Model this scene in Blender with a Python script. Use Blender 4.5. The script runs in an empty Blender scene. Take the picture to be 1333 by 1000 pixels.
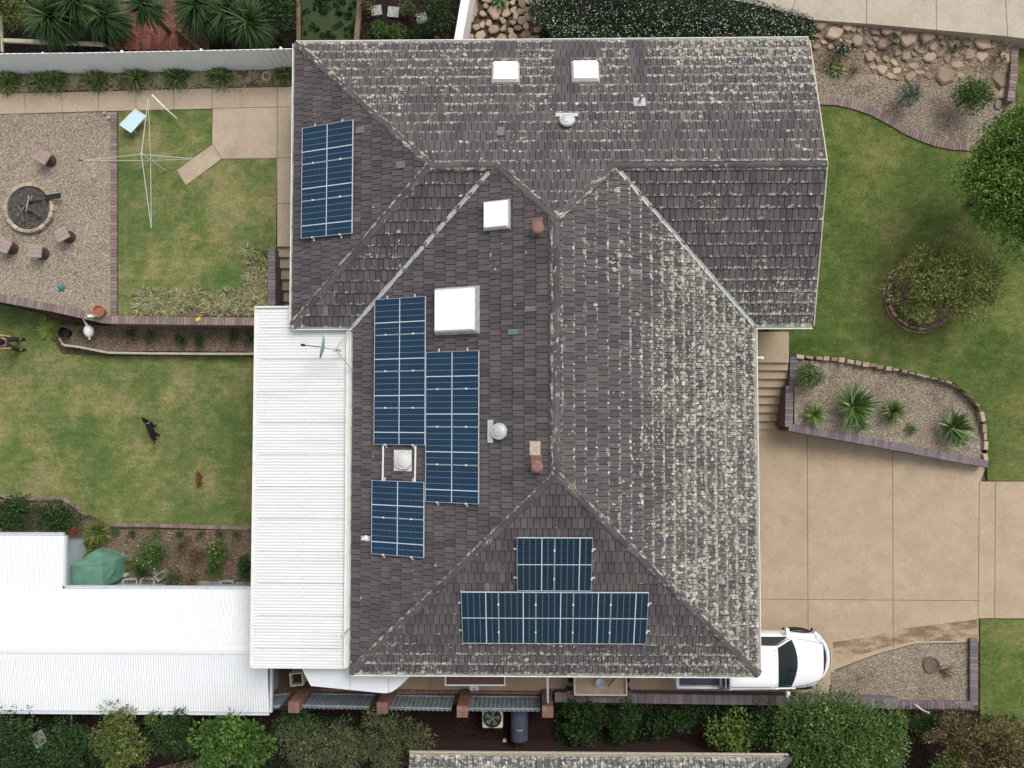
import bpy, bmesh, math, random
import numpy as np
from mathutils import Vector, Matrix
from mathutils.geometry import tessellate_polygon
random.seed(7)
rng = np.random.default_rng(7)
S = bpy.context.scene
COL = S.collection
rad = math.radians

# ---------------------------------------------------------------- camera, sky, sun, exposure
H, FPX = 25.8, 1037.0
cd = bpy.data.cameras.new('camera')
cam = bpy.data.objects.new('camera', cd)
COL.objects.link(cam)
cam.location = (0, 0, H)
cam.rotation_euler = (rad(2.3), rad(1.0), 0)
cd.sensor_width = 36
cd.lens = 36 * FPX / 1333
cd.clip_end = 3000
S.camera = cam
MC = cam.rotation_euler.to_matrix()

w = bpy.data.worlds.new('World'); S.world = w; w.use_nodes = True
nt = w.node_tree
SUN_EL, SUN_AZ = rad(54), rad(36)          # azimuth clockwise from +Y (picture top)
sky = nt.nodes.new('ShaderNodeTexSky'); sky.sky_type = 'NISHITA'; sky.sun_disc = False
sky.sun_elevation = SUN_EL; sky.sun_rotation = SUN_AZ
sky.dust_density = 4.0; sky.air_density = 1.0
hsv = nt.nodes.new('ShaderNodeHueSaturation'); hsv.inputs['Saturation'].default_value = 0.22
nt.links.new(sky.outputs[0], hsv.inputs['Color'])
bg = nt.nodes['Background']; nt.links.new(hsv.outputs[0], bg.inputs['Color'])
bg.inputs['Strength'].default_value = 0.145
sd = bpy.data.lights.new('sun', 'SUN'); sd.energy = 1.0; sd.angle = rad(26); sd.color = (1.0, 0.96, 0.9)
sun = bpy.data.objects.new('sun', sd); COL.objects.link(sun)
d = Vector((math.sin(SUN_AZ) * math.cos(SUN_EL), math.cos(SUN_AZ) * math.cos(SUN_EL), math.sin(SUN_EL)))
sun.rotation_euler = d.to_track_quat('Z', 'Y').to_euler(); sun.location = d * 60
S.view_settings.view_transform = 'Standard'; S.view_settings.look = 'None'
S.view_settings.exposure = 0.35; S.view_settings.gamma = 1

# ---------------------------------------------------------------- pixel -> world
def P(px, py, z=0.0):
    f = z if callable(z) else None
    zz = 0.5 if f else z
    dr = MC @ Vector(((px - 666.5) / FPX, -(py - 500) / FPX, -1))
    for _ in range(8 if f else 1):
        t = (zz - H) / dr.z
        p = Vector((0, 0, H)) + dr * t
        if f: zz = f(p.x, p.y)
    p.z = zz
    return p
def RP(px, py, O, n, off=0.0):
    dr = MC @ Vector(((px - 666.5) / FPX, -(py - 500) / FPX, -1))
    C = Vector((0, 0, H)); O2 = O + n * off
    return C + dr * ((O2 - C).dot(n) / dr.dot(n))

# ---------------------------------------------------------------- materials
def ss(x, a, b): t = min(1, max(0, (x - a) / (b - a))); return t * t * (3 - 2 * t)
class NG:
    def __init__(s, name):
        s.m = bpy.data.materials.new(name); s.m.use_nodes = True
        s.t = s.m.node_tree; s.b = s.t.nodes['Principled BSDF']
    def n(s, ty, **k):
        o = s.t.nodes.new(ty)
        for a, b in k.items(): setattr(o, a, b)
        return o
    def lk(s, v, inp):
        if isinstance(v, (int, float)): inp.default_value = v
        elif isinstance(v, (tuple, list)):
            inp.default_value = (*v, 1) if len(v) == 3 and len(inp.default_value) == 4 else v
        else: s.t.links.new(v, inp)
    def mth(s, op, a, b=0.0, c=None):
        o = s.n('ShaderNodeMath', operation=op); s.lk(a, o.inputs[0]); s.lk(b, o.inputs[1])
        if c is not None: s.lk(c, o.inputs[2])
        return o.outputs[0]
    def ss(s, a, lo, hi, o0=0.0, o1=1.0):
        o = s.n('ShaderNodeMapRange', interpolation_type='SMOOTHSTEP')
        s.lk(a, o.inputs[0]); s.lk(lo, o.inputs[1]); s.lk(hi, o.inputs[2]); s.lk(o0, o.inputs[3]); s.lk(o1, o.inputs[4])
        return o.outputs[0]
    def mix(s, f, a, b, bt='MIX'):
        o = s.n('ShaderNodeMix', data_type='RGBA', blend_type=bt)
        s.lk(f, o.inputs[0]); s.lk(a, o.inputs[6]); s.lk(b, o.inputs[7]); return o.outputs[2]
    def noise(s, vec, sc, det=3, rough=.55, out=0):
        o = s.n('ShaderNodeTexNoise'); s.lk(vec, o.inputs['Vector']); s.lk(sc, o.inputs['Scale'])
        s.lk(det, o.inputs['Detail']); s.lk(rough, o.inputs['Roughness']); return o.outputs[out]
    def vor(s, vec, sc, feat='F1', dim='3D', rnd=1.0):
        o = s.n('ShaderNodeTexVoronoi', feature=feat, voronoi_dimensions=dim)
        s.lk(vec, o.inputs['Vector']); s.lk(sc, o.inputs['Scale']); s.lk(rnd, o.inputs['Randomness']); return o
    def obj(s): return s.n('ShaderNodeTexCoord').outputs['Object']
    def pos(s): return s.n('ShaderNodeNewGeometry').outputs['Position']
    def attr(s, a): return s.n('ShaderNodeAttribute', attribute_name=a).outputs['Fac']
    def uv(s, a): return s.n('ShaderNodeUVMap', uv_map=a).outputs[0]
    def sep(s, v):
        o = s.n('ShaderNodeSeparateXYZ'); s.lk(v, o.inputs[0]); return o.outputs
    def scale(s, v, x, y, z=1):
        o = s.n('ShaderNodeVectorMath', operation='MULTIPLY'); s.lk(v, o.inputs[0]); o.inputs[1].default_value = (x, y, z); return o.outputs[0]
    def ramp(s, f, stops):
        o = s.n('ShaderNodeValToRGB'); s.lk(f, o.inputs[0]); e = o.color_ramp.elements
        while len(e) < len(stops): e.new(.5)
        for i, (p, c) in enumerate(stops): e[i].position = p; e[i].color = (*c, 1)
        return o.outputs[0]
    def bump(s, h, st=.3, dist=.02):
        o = s.n('ShaderNodeBump'); s.lk(h, o.inputs['Height']); o.inputs['Strength'].default_value = st
        o.inputs['Distance'].default_value = dist; s.t.links.new(o.outputs[0], s.b.inputs['Normal'])
    def out(s, col, rough=.8, spec=.3, metal=0):
        s.lk(col, s.b.inputs['Base Color']); s.lk(rough, s.b.inputs['Roughness'])
        s.b.inputs['Specular IOR Level'].default_value = spec; s.b.inputs['Metallic'].default_value = metal
        return s.m

def simple(name, c, c2=None, sc=6, rough=.8, spec=.3, metal=0, bump=0, bsc=60, tint=0.0):
    g = NG(name); v = g.pos() if tint == -1 else g.obj()
    c2 = c2 or tuple(x * .8 for x in c)
    col = g.mix(g.ss(g.noise(v, sc, 5, .65), .3, .7), c, c2)
    if tint > 0:
        k = g.mth('MULTIPLY_ADD', g.attr('tint'), tint * 2, 1 - tint)
        col = g.mix(1.0, col, g.n('ShaderNodeCombineColor').outputs[0], 'MIX') if False else g.mulc(col, k)
    if bump: g.bump(g.noise(v, bsc, 4, .7), bump, .01)
    return g.out(col, rough, spec, metal)
def _mulc(s, col, k):
    o = s.n('ShaderNodeVectorMath', operation='SCALE'); s.lk(col, o.inputs[0]); s.lk(k, o.inputs['Scale']); return o.outputs[0]
NG.mulc = _mulc

def leafmat(name, stops, rough=.55, spec=.25):
    g = NG(name)
    col = g.ramp(g.attr('tint'), stops)
    return g.out(col, rough, spec)

def m_lawn(name, green, dry, deep):
    g = NG(name); v = g.pos()
    big = g.noise(v, .55, 3, .6); mid = g.noise(v, 2.6, 4, .65); fine = g.noise(v, 38, 4, .8)
    s1 = g.mth('ADD', g.mth('MULTIPLY', big, .5), g.mth('ADD', g.mth('MULTIPLY', mid, .32), g.mth('MULTIPLY', g.noise(v, 9, 4, .7), .18)))
    col = g.ramp(s1, [(.39, deep), (.48, green), (.59, dry)])
    k = g.mth('MULTIPLY_ADD', g.ss(fine, .3, .7), .7, .62)
    col = g.mulc(col, k)
    col = g.mulc(col, g.mth('MULTIPLY_ADD', g.ss(g.noise(g.scale(v, 1, 3.5), 2.2, 5, .75), .3, .7), .34, .84))
    g.bump(fine, .8, .03)
    return g.out(col, .95, .1)
def m_gravel(name, base, pale, dark, sc=26, leaf=0.0):
    g = NG(name); v = g.pos()
    vo = g.vor(v, sc); r = g.sep(vo.outputs['Color'])
    col = g.ramp(r[0], [(0, dark), (.35, base), (.7, base), (1, pale)])
    col = g.mix(g.mth('MULTIPLY', g.ss(r[1], .8, 1), .5), col, (.30, .16, .10))
    gap = g.ss(vo.outputs['Distance'], .42, .72, 1, .5)
    col = g.mulc(col, gap)
    col = g.mulc(col, g.mth('MULTIPLY_ADD', g.noise(v, 1.1, 4, .6), .5, .75))
    if leaf: col = g.mix(g.ss(g.noise(v, 1.4, 6, .75), .5, .68, 0, leaf), col, (.055, .04, .03))
    g.bump(g.mth('SUBTRACT', 1, vo.outputs['Distance']), .9, .02)
    return g.out(col, .9, .15)
def m_concrete(name, a, b, stain=(.2, .14, .09), amt=.35):
    g = NG(name); v = g.pos()
    col = g.mix(g.ss(g.noise(v, 1.3, 5, .65), .3, .72), a, b)
    sp = g.vor(v, 55); rr = g.sep(sp.outputs['Color'])
    col = g.mulc(col, g.mth('MULTIPLY_ADD', rr[0], .28, .86))
    col = g.mix(g.ss(g.noise(v, .45, 5, .7), .52, .75, 0, amt), col, stain)
    g.bump(g.noise(v, 90, 3, .7), .3, .008)
    return g.out(col, .88, .2)
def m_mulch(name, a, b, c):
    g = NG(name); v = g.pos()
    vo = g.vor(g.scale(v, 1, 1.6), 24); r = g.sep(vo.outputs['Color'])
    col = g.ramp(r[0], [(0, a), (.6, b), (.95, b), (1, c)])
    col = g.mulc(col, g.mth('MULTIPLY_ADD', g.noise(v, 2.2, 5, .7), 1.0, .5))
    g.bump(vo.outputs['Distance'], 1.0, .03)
    return g.out(col, .95, .1)

def m_tile(name, a=(.112, .098, .102), b=(.066, .059, .065), gm=.33):
    g = NG(name)
    uv = g.uv('uv'); td = g.sep(g.uv('td')); x = g.sep(uv)
    tint, dens = td[0], td[1]
    col = g.mix(tint, b, a)
    col = g.mix(g.ss(g.noise(uv, 1.1, 4, .6), .45, .75, 0, .6), col, (.125, .108, .095))
    col = g.mix(g.ss(tint, .9975, .998, 0, .6), col, (.22, .17, .165))
    col = g.mulc(col, g.mth('MULTIPLY_ADD', g.noise(td[3] if False else g.scale(uv, 6, 3), 1.0, 1, .5), .35, .82))
    # streaks of grime down the slope
    col = g.mulc(col, g.mth('MULTIPLY_ADD', g.noise(g.scale(uv, 30, 3), 1, 4, .7), .7, .65))
    fr = g.mth('FRACT', g.mth('DIVIDE', x[1], gm))
    row = g.mth('MAXIMUM', g.ss(fr, .02, .34, 1, 0), g.ss(fr, .93, 1.0, 0, 1))
    nb = g.noise(uv, .75, 4, .6); ns = g.noise(uv, 5, 3, .6)
    wv = g.n('ShaderNodeVectorMath', operation='ADD'); g.lk(uv, wv.inputs[0])
    g.lk(_mulc(g, g.noise(uv, 9, 3, .6, out=1), .16), wv.inputs[1])
    v1 = g.vor(wv.outputs[0], 11, dim='2D'); r1 = g.sep(v1.outputs['Color'])
    v2 = g.vor(wv.outputs[0], 24, dim='2D'); r2 = g.sep(v2.outputs['Color'])
    T = g.mth('MULTIPLY', dens, g.mth('MULTIPLY_ADD', row, .62, g.mth('MULTIPLY', dens, .66)))
    T = g.mth('ADD', T, g.mth('MULTIPLY', g.mth('SUBTRACT', nb, .46), .9))
    T = g.mth('ADD', T, g.mth('MULTIPLY', g.mth('SUBTRACT', ns, .5), .85))
    T = g.mth('MULTIPLY', T, g.ss(dens, .0, .12))
    R1 = g.mth('MULTIPLY', g.mth('MULTIPLY', g.ss(T, .05, .85), g.mth('POWER', r1[0], .8)), .72)
    v0 = g.vor(wv.outputs[0], 5.2, dim='2D'); r0 = g.sep(v0.outputs['Color'])
    R0 = g.mth('MULTIPLY', g.ss(g.mth('ADD', r0[0], g.mth('MULTIPLY', g.ss(T, .05, .8), .17)), .985, 1.06), .36)
    l0 = g.mth('MULTIPLY', g.ss(g.mth('SUBTRACT', g.mth('SUBTRACT', R0, .03), v0.outputs['Distance']), .0, .05), g.ss(g.noise(uv, 30, 3, .7), .3, .5, .45, 1))
    l1 = g.ss(g.mth('SUBTRACT', R1, v1.outputs['Distance']), .0, .07)
    R2 = g.mth('MULTIPLY', g.mth('MULTIPLY', g.ss(T, .35, 1.0), r2[0]), .85)
    l2 = g.ss(g.mth('SUBTRACT', R2, v2.outputs['Distance']), .0, .12)
    film = g.mth('MULTIPLY', g.ss(T, .40, 1.15), g.ss(g.noise(uv, 9, 6, .8), .38, .60))
    col = g.mix(g.mth('MULTIPLY', film, .82), col, (.205, .21, .14))
    lc = g.ramp(r1[1], [(0, (.22, .215, .15)), (.45, (.34, .33, .265)), (.85, (.42, .415, .36)), (1, (.60, .59, .55))])
    core = g.ss(v1.outputs['Distance'], .02, .12, .75, 1)
    lc = g.mulc(lc, core)
    col = g.mix(g.mth('MULTIPLY', l2, .8), col, g.mix(r2[1], (.20, .20, .14), (.36, .35, .30)))
    col = g.mix(g.mth('MULTIPLY', l1, .92), col, lc)
    col = g.mix(g.mth('MULTIPLY', l0, .85), col, g.mix(r0[1], (.34, .335, .24), (.44, .43, .37)))
    g.bump(g.noise(uv, 60, 4, .7), .35, .006)
    return g.out(col, .85, .2)

def m_cells(name, base, base2):
    g = NG(name); uv = g.uv('uv'); x = g.sep(uv)   # u along 1.0 m edge (0..1), v along long edge (0..1)
    def line(c, n, wd, ofs=0.0):
        f = g.mth('FRACT', g.mth('ADD', g.mth('MULTIPLY', c, n), ofs))
        a = g.mth('ABSOLUTE', g.mth('SUBTRACT', f, .5))
        return g.ss(a, .5 - wd * n - .004 * n, .5 - wd * n + .002 * n)
    thin = line(x[0], 6, .0050)
    fine = line(x[1], 20, .0022)
    bar = line(x[0], 30, .0008)
    mid = g.ss(g.mth('ABSOLUTE', g.mth('SUBTRACT', x[1], .5)), .006, .011, 1, 0)
    thick = g.ss(g.mth('ABSOLUTE', g.mth('SUBTRACT', x[0], .6667)), .010, .016, 1, 0)
    oi = g.n('ShaderNodeObjectInfo').outputs['Random']
    col = g.mix(g.noise(g.pos(), .9, 2, .5), base, base2)
    col = g.mix(g.mth('MULTIPLY', fine, .30), col, (.10, .17, .24))
    col = g.mix(g.mth('MULTIPLY', thin, .55), col, (.26, .35, .42))
    col = g.mix(g.mth('MAXIMUM', mid, thick), col, (.50, .56, .60))
    return g.out(col, .4, .12)

def m_corr(name, c, dirt, amt=.25, sc=1.2):
    g = NG(name); v = g.pos()
    col = g.mix(g.ss(g.noise(g.scale(v, .25, 2.2), sc, 5, .65), .45, .8, 0, amt), c, dirt)
    return g.out(col, .45, .3)

# palette
MT = dict(
 tile=m_tile('roof_tile_mat'),
 tile2=m_tile('neighbour_tile_mat', (.10, .10, .115), (.06, .06, .072)),
 lawnL=m_lawn('lawn_left_mat', (.138, .172, .056), (.26, .235, .105), (.085, .140, .040)),
 lawnR=m_lawn('lawn_right_mat', (.105, .145, .038), (.18, .19, .066), (.070, .112, .027)),
 gravel=m_gravel('gravel_mat', (.36, .305, .235), (.54, .48, .385), (.22, .18, .14), 34),
 rockdirt=m_gravel('rock_slope_mat', (.30, .23, .165), (.44, .36, .27), (.15, .11, .08), 26, leaf=.3),
 gravelR=m_gravel('gravel_bed_mat', (.32, .265, .20), (.52, .45, .36), (.16, .13, .10), 34, leaf=.42),
 conc=m_concrete('driveway_mat', (.42, .33, .228), (.36, .28, .195), (.24, .18, .125), .4),
 concW=m_concrete('path_mat', (.45, .365, .265), (.38, .31, .23), (.26, .20, .145), .6),
 concG=m_concrete('upper_driveway_mat', (.46, .40, .32), (.38, .33, .265), (.27, .24, .19), .45),
 soil=m_mulch('soil_mat', (.06, .04, .028), (.15, .105, .07), (.33, .26, .19)),
 mulch=m_mulch('mulch_mat', (.10, .07, .05), (.23, .165, .12), (.42, .34, .25)),
 dark=m_mulch('shade_dark_soil_mat', (.012, .008, .007), (.035, .02, .018), (.07, .04, .035)),  # dark mulch, its near-black also painting in house shade along the bottom beds
 redpave=simple('red_paving_mat', (.26, .085, .065), (.17, .06, .05), 9, .85, tint=.3),
 brick=simple('edging_brick_mat', (.25, .185, .165), (.19, .14, .13), 14, .9, bump=.3, tint=.25),
 brickG=simple('grey_brick_mat', (.20, .165, .175), (.15, .125, .135), 14, .9, bump=.3, tint=.22),
 brickR=simple('red_brick_mat', (.27, .155, .12), (.19, .10, .08), 14, .9, bump=.3, tint=.2),
 brickW=simple('house_brick_mat', (.22, .10, .07), (.16, .07, .05), 8, .9, tint=.25),
 stone=simple('sandstone_mat', (.38, .30, .22), (.29, .205, .155), 1.3, .9, bump=.6, bsc=18, tint=.35),
 white=simple('white_paint_mat', (.74, .73, .70), (.64, .63, .58), 5, .5),
 gutw=simple('gutter_paint_mat', (.86, .86, .83), (.78, .77, .72), 5, .45),
 offw=simple('weathered_white_mat', (.66, .63, .52), (.42, .36, .26), 11, .7),
 steel=simple('galvanised_mat', (.50, .50, .48), (.38, .38, .36), 9, .45, metal=.3),
 zinc=simple('zinc_flashing_mat', (.50, .51, .47), (.33, .34, .31), 12, .55, metal=.15),
 fence=simple('fence_steel_mat', (.86, .89, .90), (.78, .81, .82), 1.5, .5),
 fence2=simple('grey_fence_mat', (.32, .37, .41), (.22, .26, .30), 3, .5),
 corr=m_corr('pergola_roof_mat', (.66, .67, .665), (.52, .53, .53), .7),
 corr2=m_corr('garage_roof_mat', (.73, .75, .765), (.66, .68, .70), .5),
 opal=simple('opal_dome_mat', (.93, .93, .93), (.90, .90, .90), 3, .3),
 frame=simple('aluminium_mat', (.68, .71, .74), (.55, .58, .62), 10, .4, metal=.2),
 cells=m_cells('solar_cell_mat', (.014, .026, .066), (.012, .045, .075)),
 cells2=m_cells('solar_cell_dark_mat', (.010, .018, .036), (.010, .032, .050)),
 terra=simple('terracotta_mat', (.42, .15, .08), (.32, .11, .06), 12, .8),
 clayr=simple('clay_vent_mat', (.27, .15, .12), (.17, .10, .085), 12, .8),
 blue=simple('pale_blue_mat', (.50, .68, .76), (.46, .64, .72), 4, .6),
 teal=simple('teal_mat', (.05, .20, .20), (.03, .13, .14), 9, .6),
 tarp=simple('green_tarp_mat', (.13, .27, .205), (.095, .21, .155), 5, .55, bump=.5, bsc=5),
 black=simple('black_mat', (.02, .02, .022), (.012, .012, .014), 20, .6),
 rubber=simple('rubber_mat', (.018, .018, .018), None, 20, .85),
 fur=simple('black_fur_mat', (.010, .009, .010), (.02, .018, .019), 30, .95, .08, bump=.6, bsc=90),
 furb=simple('brown_fur_mat', (.16, .06, .025), (.07, .03, .015), 14, .85, bump=.6, bsc=90),
 wood=simple('charred_wood_mat', (.045, .038, .035), (.14, .12, .10), 11, .9, bump=.5),
 ash=simple('ash_mat', (.10, .095, .09), (.035, .03, .028), 9, .95, bump=.8, bsc=16),
 twig=simple('dry_twig_mat', (.42, .36, .28), (.25, .20, .15), 15, .85),
 bark=simple('bark_mat', (.11, .08, .055), (.06, .045, .035), 20, .95, bump=.6),
 seat=simple('stool_top_mat', (.36, .275, .25), (.29, .22, .20), 5, .85, bump=.2),
 stump=simple('stool_base_mat', (.09, .055, .045), (.06, .04, .034), 18, .95),
 carw=simple('white_car_paint', (.80, .81, .83), (.79, .80, .82), 2, .22, .5),
 glass=simple('dark_glass_mat', (.012, .02, .024), (.02, .03, .034), 3, .08, .6),
 chrome=simple('chrome_mat', (.6, .6, .6), None, 10, .15, .5, .9),
 lamp=simple('headlight_mat', (.55, .58, .6), None, 10, .15, .6),
 navy=simple('navy_cloth_mat', (.022, .02, .035), None, 20, .9),
 denim=simple('dark_cloth_mat', (.062, .055, .040), None, 20, .9),
 skin=simple('skin_mat', (.52, .32, .24), None, 20, .6),
 timber=simple('timber_mat', (.22, .15, .10), (.14, .095, .065), 12, .85, bump=.4),
 paleW=simple('pale_timber_mat', (.50, .46, .35), (.38, .34, .25), 9, .85),
 sail=simple('shade_sheet_mat', (.66, .69, .70), (.60, .63, .64), 2, .6),
 yellow=simple('yellow_mat', (.62, .52, .06), None, 9, .5),
 cover=simple('slate_cover_mat', (.065, .075, .11), (.05, .055, .085), 6, .6),
 ply=simple('board_mat', (.42, .33, .22), (.30, .25, .18), 3, .7),
 concB=simple('concrete_block_mat', (.40, .40, .36), (.24, .24, .21), 14, .9, bump=.4),
)
L = leafmat
LM = dict(
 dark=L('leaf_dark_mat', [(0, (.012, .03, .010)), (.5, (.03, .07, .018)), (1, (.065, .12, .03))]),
 tree=L('leaf_tree_mat', [(0, (.04, .09, .016)), (.5, (.10, .19, .03)), (1, (.20, .31, .06))]),
 mid=L('leaf_mid_mat', [(0, (.03, .065, .014)), (.5, (.07, .14, .026)), (1, (.12, .20, .04))]),
 hedge=L('leaf_hedge_mat', [(0, (.04, .075, .02)), (.5, (.09, .16, .035)), (.85, (.13, .19, .055)), (1, (.34, .40, .24))]),
 olive=L('leaf_olive_mat', [(0, (.09, .12, .035)), (.5, (.21, .25, .07)), (.9, (.33, .31, .10)), (1, (.30, .20, .06))]),
 yellow=L('leaf_yellow_mat', [(0, (.04, .07, .018)), (.5, (.105, .14, .03)), (1, (.24, .26, .07))]),
 grey=L('leaf_grey_mat', [(0, (.035, .05, .022)), (.5, (.095, .115, .05)), (1, (.20, .22, .10))]),
 blue=L('leaf_blue_mat', [(0, (.03, .06, .045)), (.5, (.07, .12, .09)), (1, (.14, .21, .16))]),
 strap=L('strap_leaf_mat', [(0, (.03, .08, .016)), (.45, (.095, .155, .034)), (.8, (.22, .25, .085)), (1, (.42, .37, .19))]),
 yucca=L('yucca_leaf_mat', [(0, (.02, .06, .012)), (.5, (.06, .13, .025)), (.9, (.14, .22, .05)), (1, (.35, .38, .18))]),
 varieg=L('variegated_leaf_mat', [(0, (.07, .10, .03)), (.4, (.16, .18, .07)), (.7, (.32, .30, .16)), (1, (.50, .42, .25))]),
 palm=L('cordyline_leaf_mat', [(0, (.012, .032, .012)), (.5, (.028, .070, .018)), (.9, (.075, .125, .035)), (1, (.13, .17, .07))]),
 brown=L('brown_leaf_mat', [(0, (.05, .035, .02)), (.5, (.14, .10, .045)), (.9, (.20, .19, .06)), (1, (.35, .30, .12))]),
 limeg=L('bright_shrub_leaf_mat', [(0, (.05, .09, .02)), (.5, (.12, .19, .04)), (1, (.27, .34, .10))]),
 lime=L('lime_leaf_mat', [(0, (.12, .18, .03)), (.5, (.22, .30, .05)), (1, (.36, .40, .12))]),
 flower=L('hedge_flower_mat', [(0, (.30, .22, .32)), (.5, (.48, .42, .46)), (1, (.75, .72, .68))]),
 wflower=L('white_flower_mat', [(0, (.75, .75, .68)), (1, (.85, .85, .8))]),
 red=L('red_flower_mat', [(0, (.16, .03, .02)), (1, (.38, .06, .04))]),
 grassL=L('grass_blade_mat', [(0, (.07, .12, .03)), (.5, (.15, .20, .062)), (1, (.32, .32, .15))]),
 grassR=L('grass_blade_green_mat', [(0, (.05, .09, .02)), (.5, (.10, .155, .036)), (1, (.20, .23, .075))]),
)

# ---------------------------------------------------------------- mesh building
class MB:
    def __init__(s): s.v = []; s.f = []; s.t = []; s.uv = {}; s.smooth = False
    def add(s, vs, fs, tint=None):
        o = len(s.v); tint = random.random() if tint is None else tint
        s.v += [tuple(v) for v in vs]; s.f += [tuple(i + o for i in f) for f in fs]; s.t += [tint] * len(vs)
        return s
    def box(s, c, sz, rz=0.0, M=None, tint=None, taper=1.0):
        x, y, z = (a / 2 for a in sz); c = Vector(c)
        vs = []
        for dz in (-1, 1):
            k = taper if dz > 0 else 1
            for dx, dy in ((-1, -1), (1, -1), (1, 1), (-1, 1)): vs.append(Vector((dx * x * k, dy * y * k, dz * z)))
        R = M if M is not None else Matrix.Rotation(rz, 3, 'Z')
        s.add([R @ v + c for v in vs], [(3, 2, 1, 0), (4, 5, 6, 7), (0, 1, 5, 4), (1, 2, 6, 5), (2, 3, 7, 6), (3, 0, 4, 7)], tint)
        return s
    def prism(s, pts, z0, z1=None, tint=None):
        """pts: 3D top outline (z used when z1 None) down to z0"""
        n = len(pts); top = [Vector((p[0], p[1], p[2] if z1 is None else z1)) for p in pts]
        area = sum(top[i].x * top[(i + 1) % n].y - top[(i + 1) % n].x * top[i].y for i in range(n))
        if area < 0: top.reverse()
        bot = [Vector((p.x, p.y, z0)) for p in top]
        tri = tessellate_polygon([top])
        fs = []
        for a, b, c in tri:
            nn = (top[b] - top[a]).cross(top[c] - top[a])
            fs.append((a, b, c) if nn.z > 0 else (a, c, b))
        for i in range(n): j = (i + 1) % n; fs.append((n + i, n + j, j, i))
        s.add(top + bot, fs, tint); return s
    def tube(s, pts, r, n=8, tint=None, cap=True):
        pts = [Vector(p) for p in pts]; m = len(pts)
        rs = r if isinstance(r, (list, tuple)) else [r] * m
        vs = []; up = Vector((0.123, .2, 1)).normalized()
        for i, p in enumerate(pts):
            t = (pts[min(i + 1, m - 1)] - pts[max(i - 1, 0)]).normalized()
            a = t.cross(up if abs(t.dot(up)) < .95 else Vector((1, 0, 0))).normalized(); b = t.cross(a)
            for k in range(n):
                an = 2 * math.pi * k / n; vs.append(p + (a * math.cos(an) + b * math.sin(an)) * rs[i])
        fs = [(i * n + k, i * n + (k + 1) % n, (i + 1) * n + (k + 1) % n, (i + 1) * n + k) for i in range(m - 1) for k in range(n)]
        if cap: fs += [tuple(range(n)), tuple((m - 1) * n + k for k in reversed(range(n)))]
        s.add(vs, fs, tint); return s
    def lathe(s, prof, c, n=24, M=None, tint=None):
        c = Vector(c); vs = []; M = M or Matrix.Identity(3)
        for r, z in prof:
            for k in range(n):
                a = 2 * math.pi * k / n; vs.append(c + M @ Vector((r * math.cos(a), r * math.sin(a), z)))
        m = len(prof)
        fs = [(i * n + k, i * n + (k + 1) % n, (i + 1) * n + (k + 1) % n, (i + 1) * n + k) for i in range(m - 1) for k in range(n)]
        fs += [tuple(reversed(range(n))), tuple((m - 1) * n + k for k in range(n))]
        s.add(vs, fs, tint); return s
    def ell(s, c, r, seg=14, rings=8, M=None, tint=None, jit=0.0):
        c = Vector(c); M = M or Matrix.Identity(3); vs = [c + M @ Vector((0, 0, -r[2]))]
        for i in range(1, rings):
            th = math.pi * i / rings
            for k in range(seg):
                a = 2 * math.pi * k / seg; q = 1 + random.uniform(-jit, jit)
                vs.append(c + M @ Vector((r[0] * math.sin(th) * math.cos(a) * q, r[1] * math.sin(th) * math.sin(a) * q, -r[2] * math.cos(th) * q)))
        vs.append(c + M @ Vector((0, 0, r[2]))); fs = []
        for k in range(seg):
            fs.append((0, 1 + (k + 1) % seg, 1 + k)); b = 1 + (rings - 2) * seg
            fs.append((b + k, b + (k + 1) % seg, len(vs) - 1))
        for i in range(rings - 2):
            for k in range(seg):
                a = 1 + i * seg; fs.append((a + k, a + (k + 1) % seg, a + seg + (k + 1) % seg, a + seg + k))
        s.add(vs, fs, tint); return s

ORG = {}
def tag(o, label=None, cat=None, group=None, kind=None):
    if label: o['label'] = label
    if cat: o['category'] = cat
    if group: o['group'] = group
    if kind: o['kind'] = kind
    return o
def T(name, label, cat, loc, group=None, rz=0):
    o = bpy.data.objects.new(name, None); o.empty_display_size = .2; COL.objects.link(o)
    o.location = loc; o.rotation_euler = (0, 0, rz); ORG[o.name] = Vector(loc)
    return tag(o, label, cat, group)
def obj(name, mb, mat, parent=None, label=None, cat=None, group=None, kind=None, smooth=False, bevel=0, local=False):
    me = bpy.data.meshes.new(name)
    if parent is not None: org = Vector((0, 0, 0)) if local else ORG[parent.name]
    else:
        if local: org = Vector((0, 0, 0))
        else:
            a = np.array(mb.v); lo, hi = a.min(0), a.max(0); org = Vector(((lo[0] + hi[0]) / 2, (lo[1] + hi[1]) / 2, lo[2]))
            if kind == 'structure': org = Vector((0, 0, 0))
    me.from_pydata([(v[0] - org[0], v[1] - org[1], v[2] - org[2]) for v in mb.v], [], mb.f)
    at = me.attributes.new('tint', 'FLOAT', 'POINT'); at.data.foreach_set('value', mb.t)
    me.materials.append(MT[mat] if isinstance(mat, str) and mat in MT else LM[mat] if isinstance(mat, str) else mat)
    if smooth: me.polygons.foreach_set('use_smooth', [True] * len(me.polygons))
    o = bpy.data.objects.new(name, me); COL.objects.link(o)
    if parent is not None: o.parent = parent; ORG[o.name] = org
    else: o.location = org if kind != 'structure' else (0, 0, 0); ORG[o.name] = org
    if bevel:
        b = o.modifiers.new('bevel', 'BEVEL'); b.width = bevel; b.segments = 2; b.limit_method = 'ANGLE'
    return tag(o, label, cat, group, kind)
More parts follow.
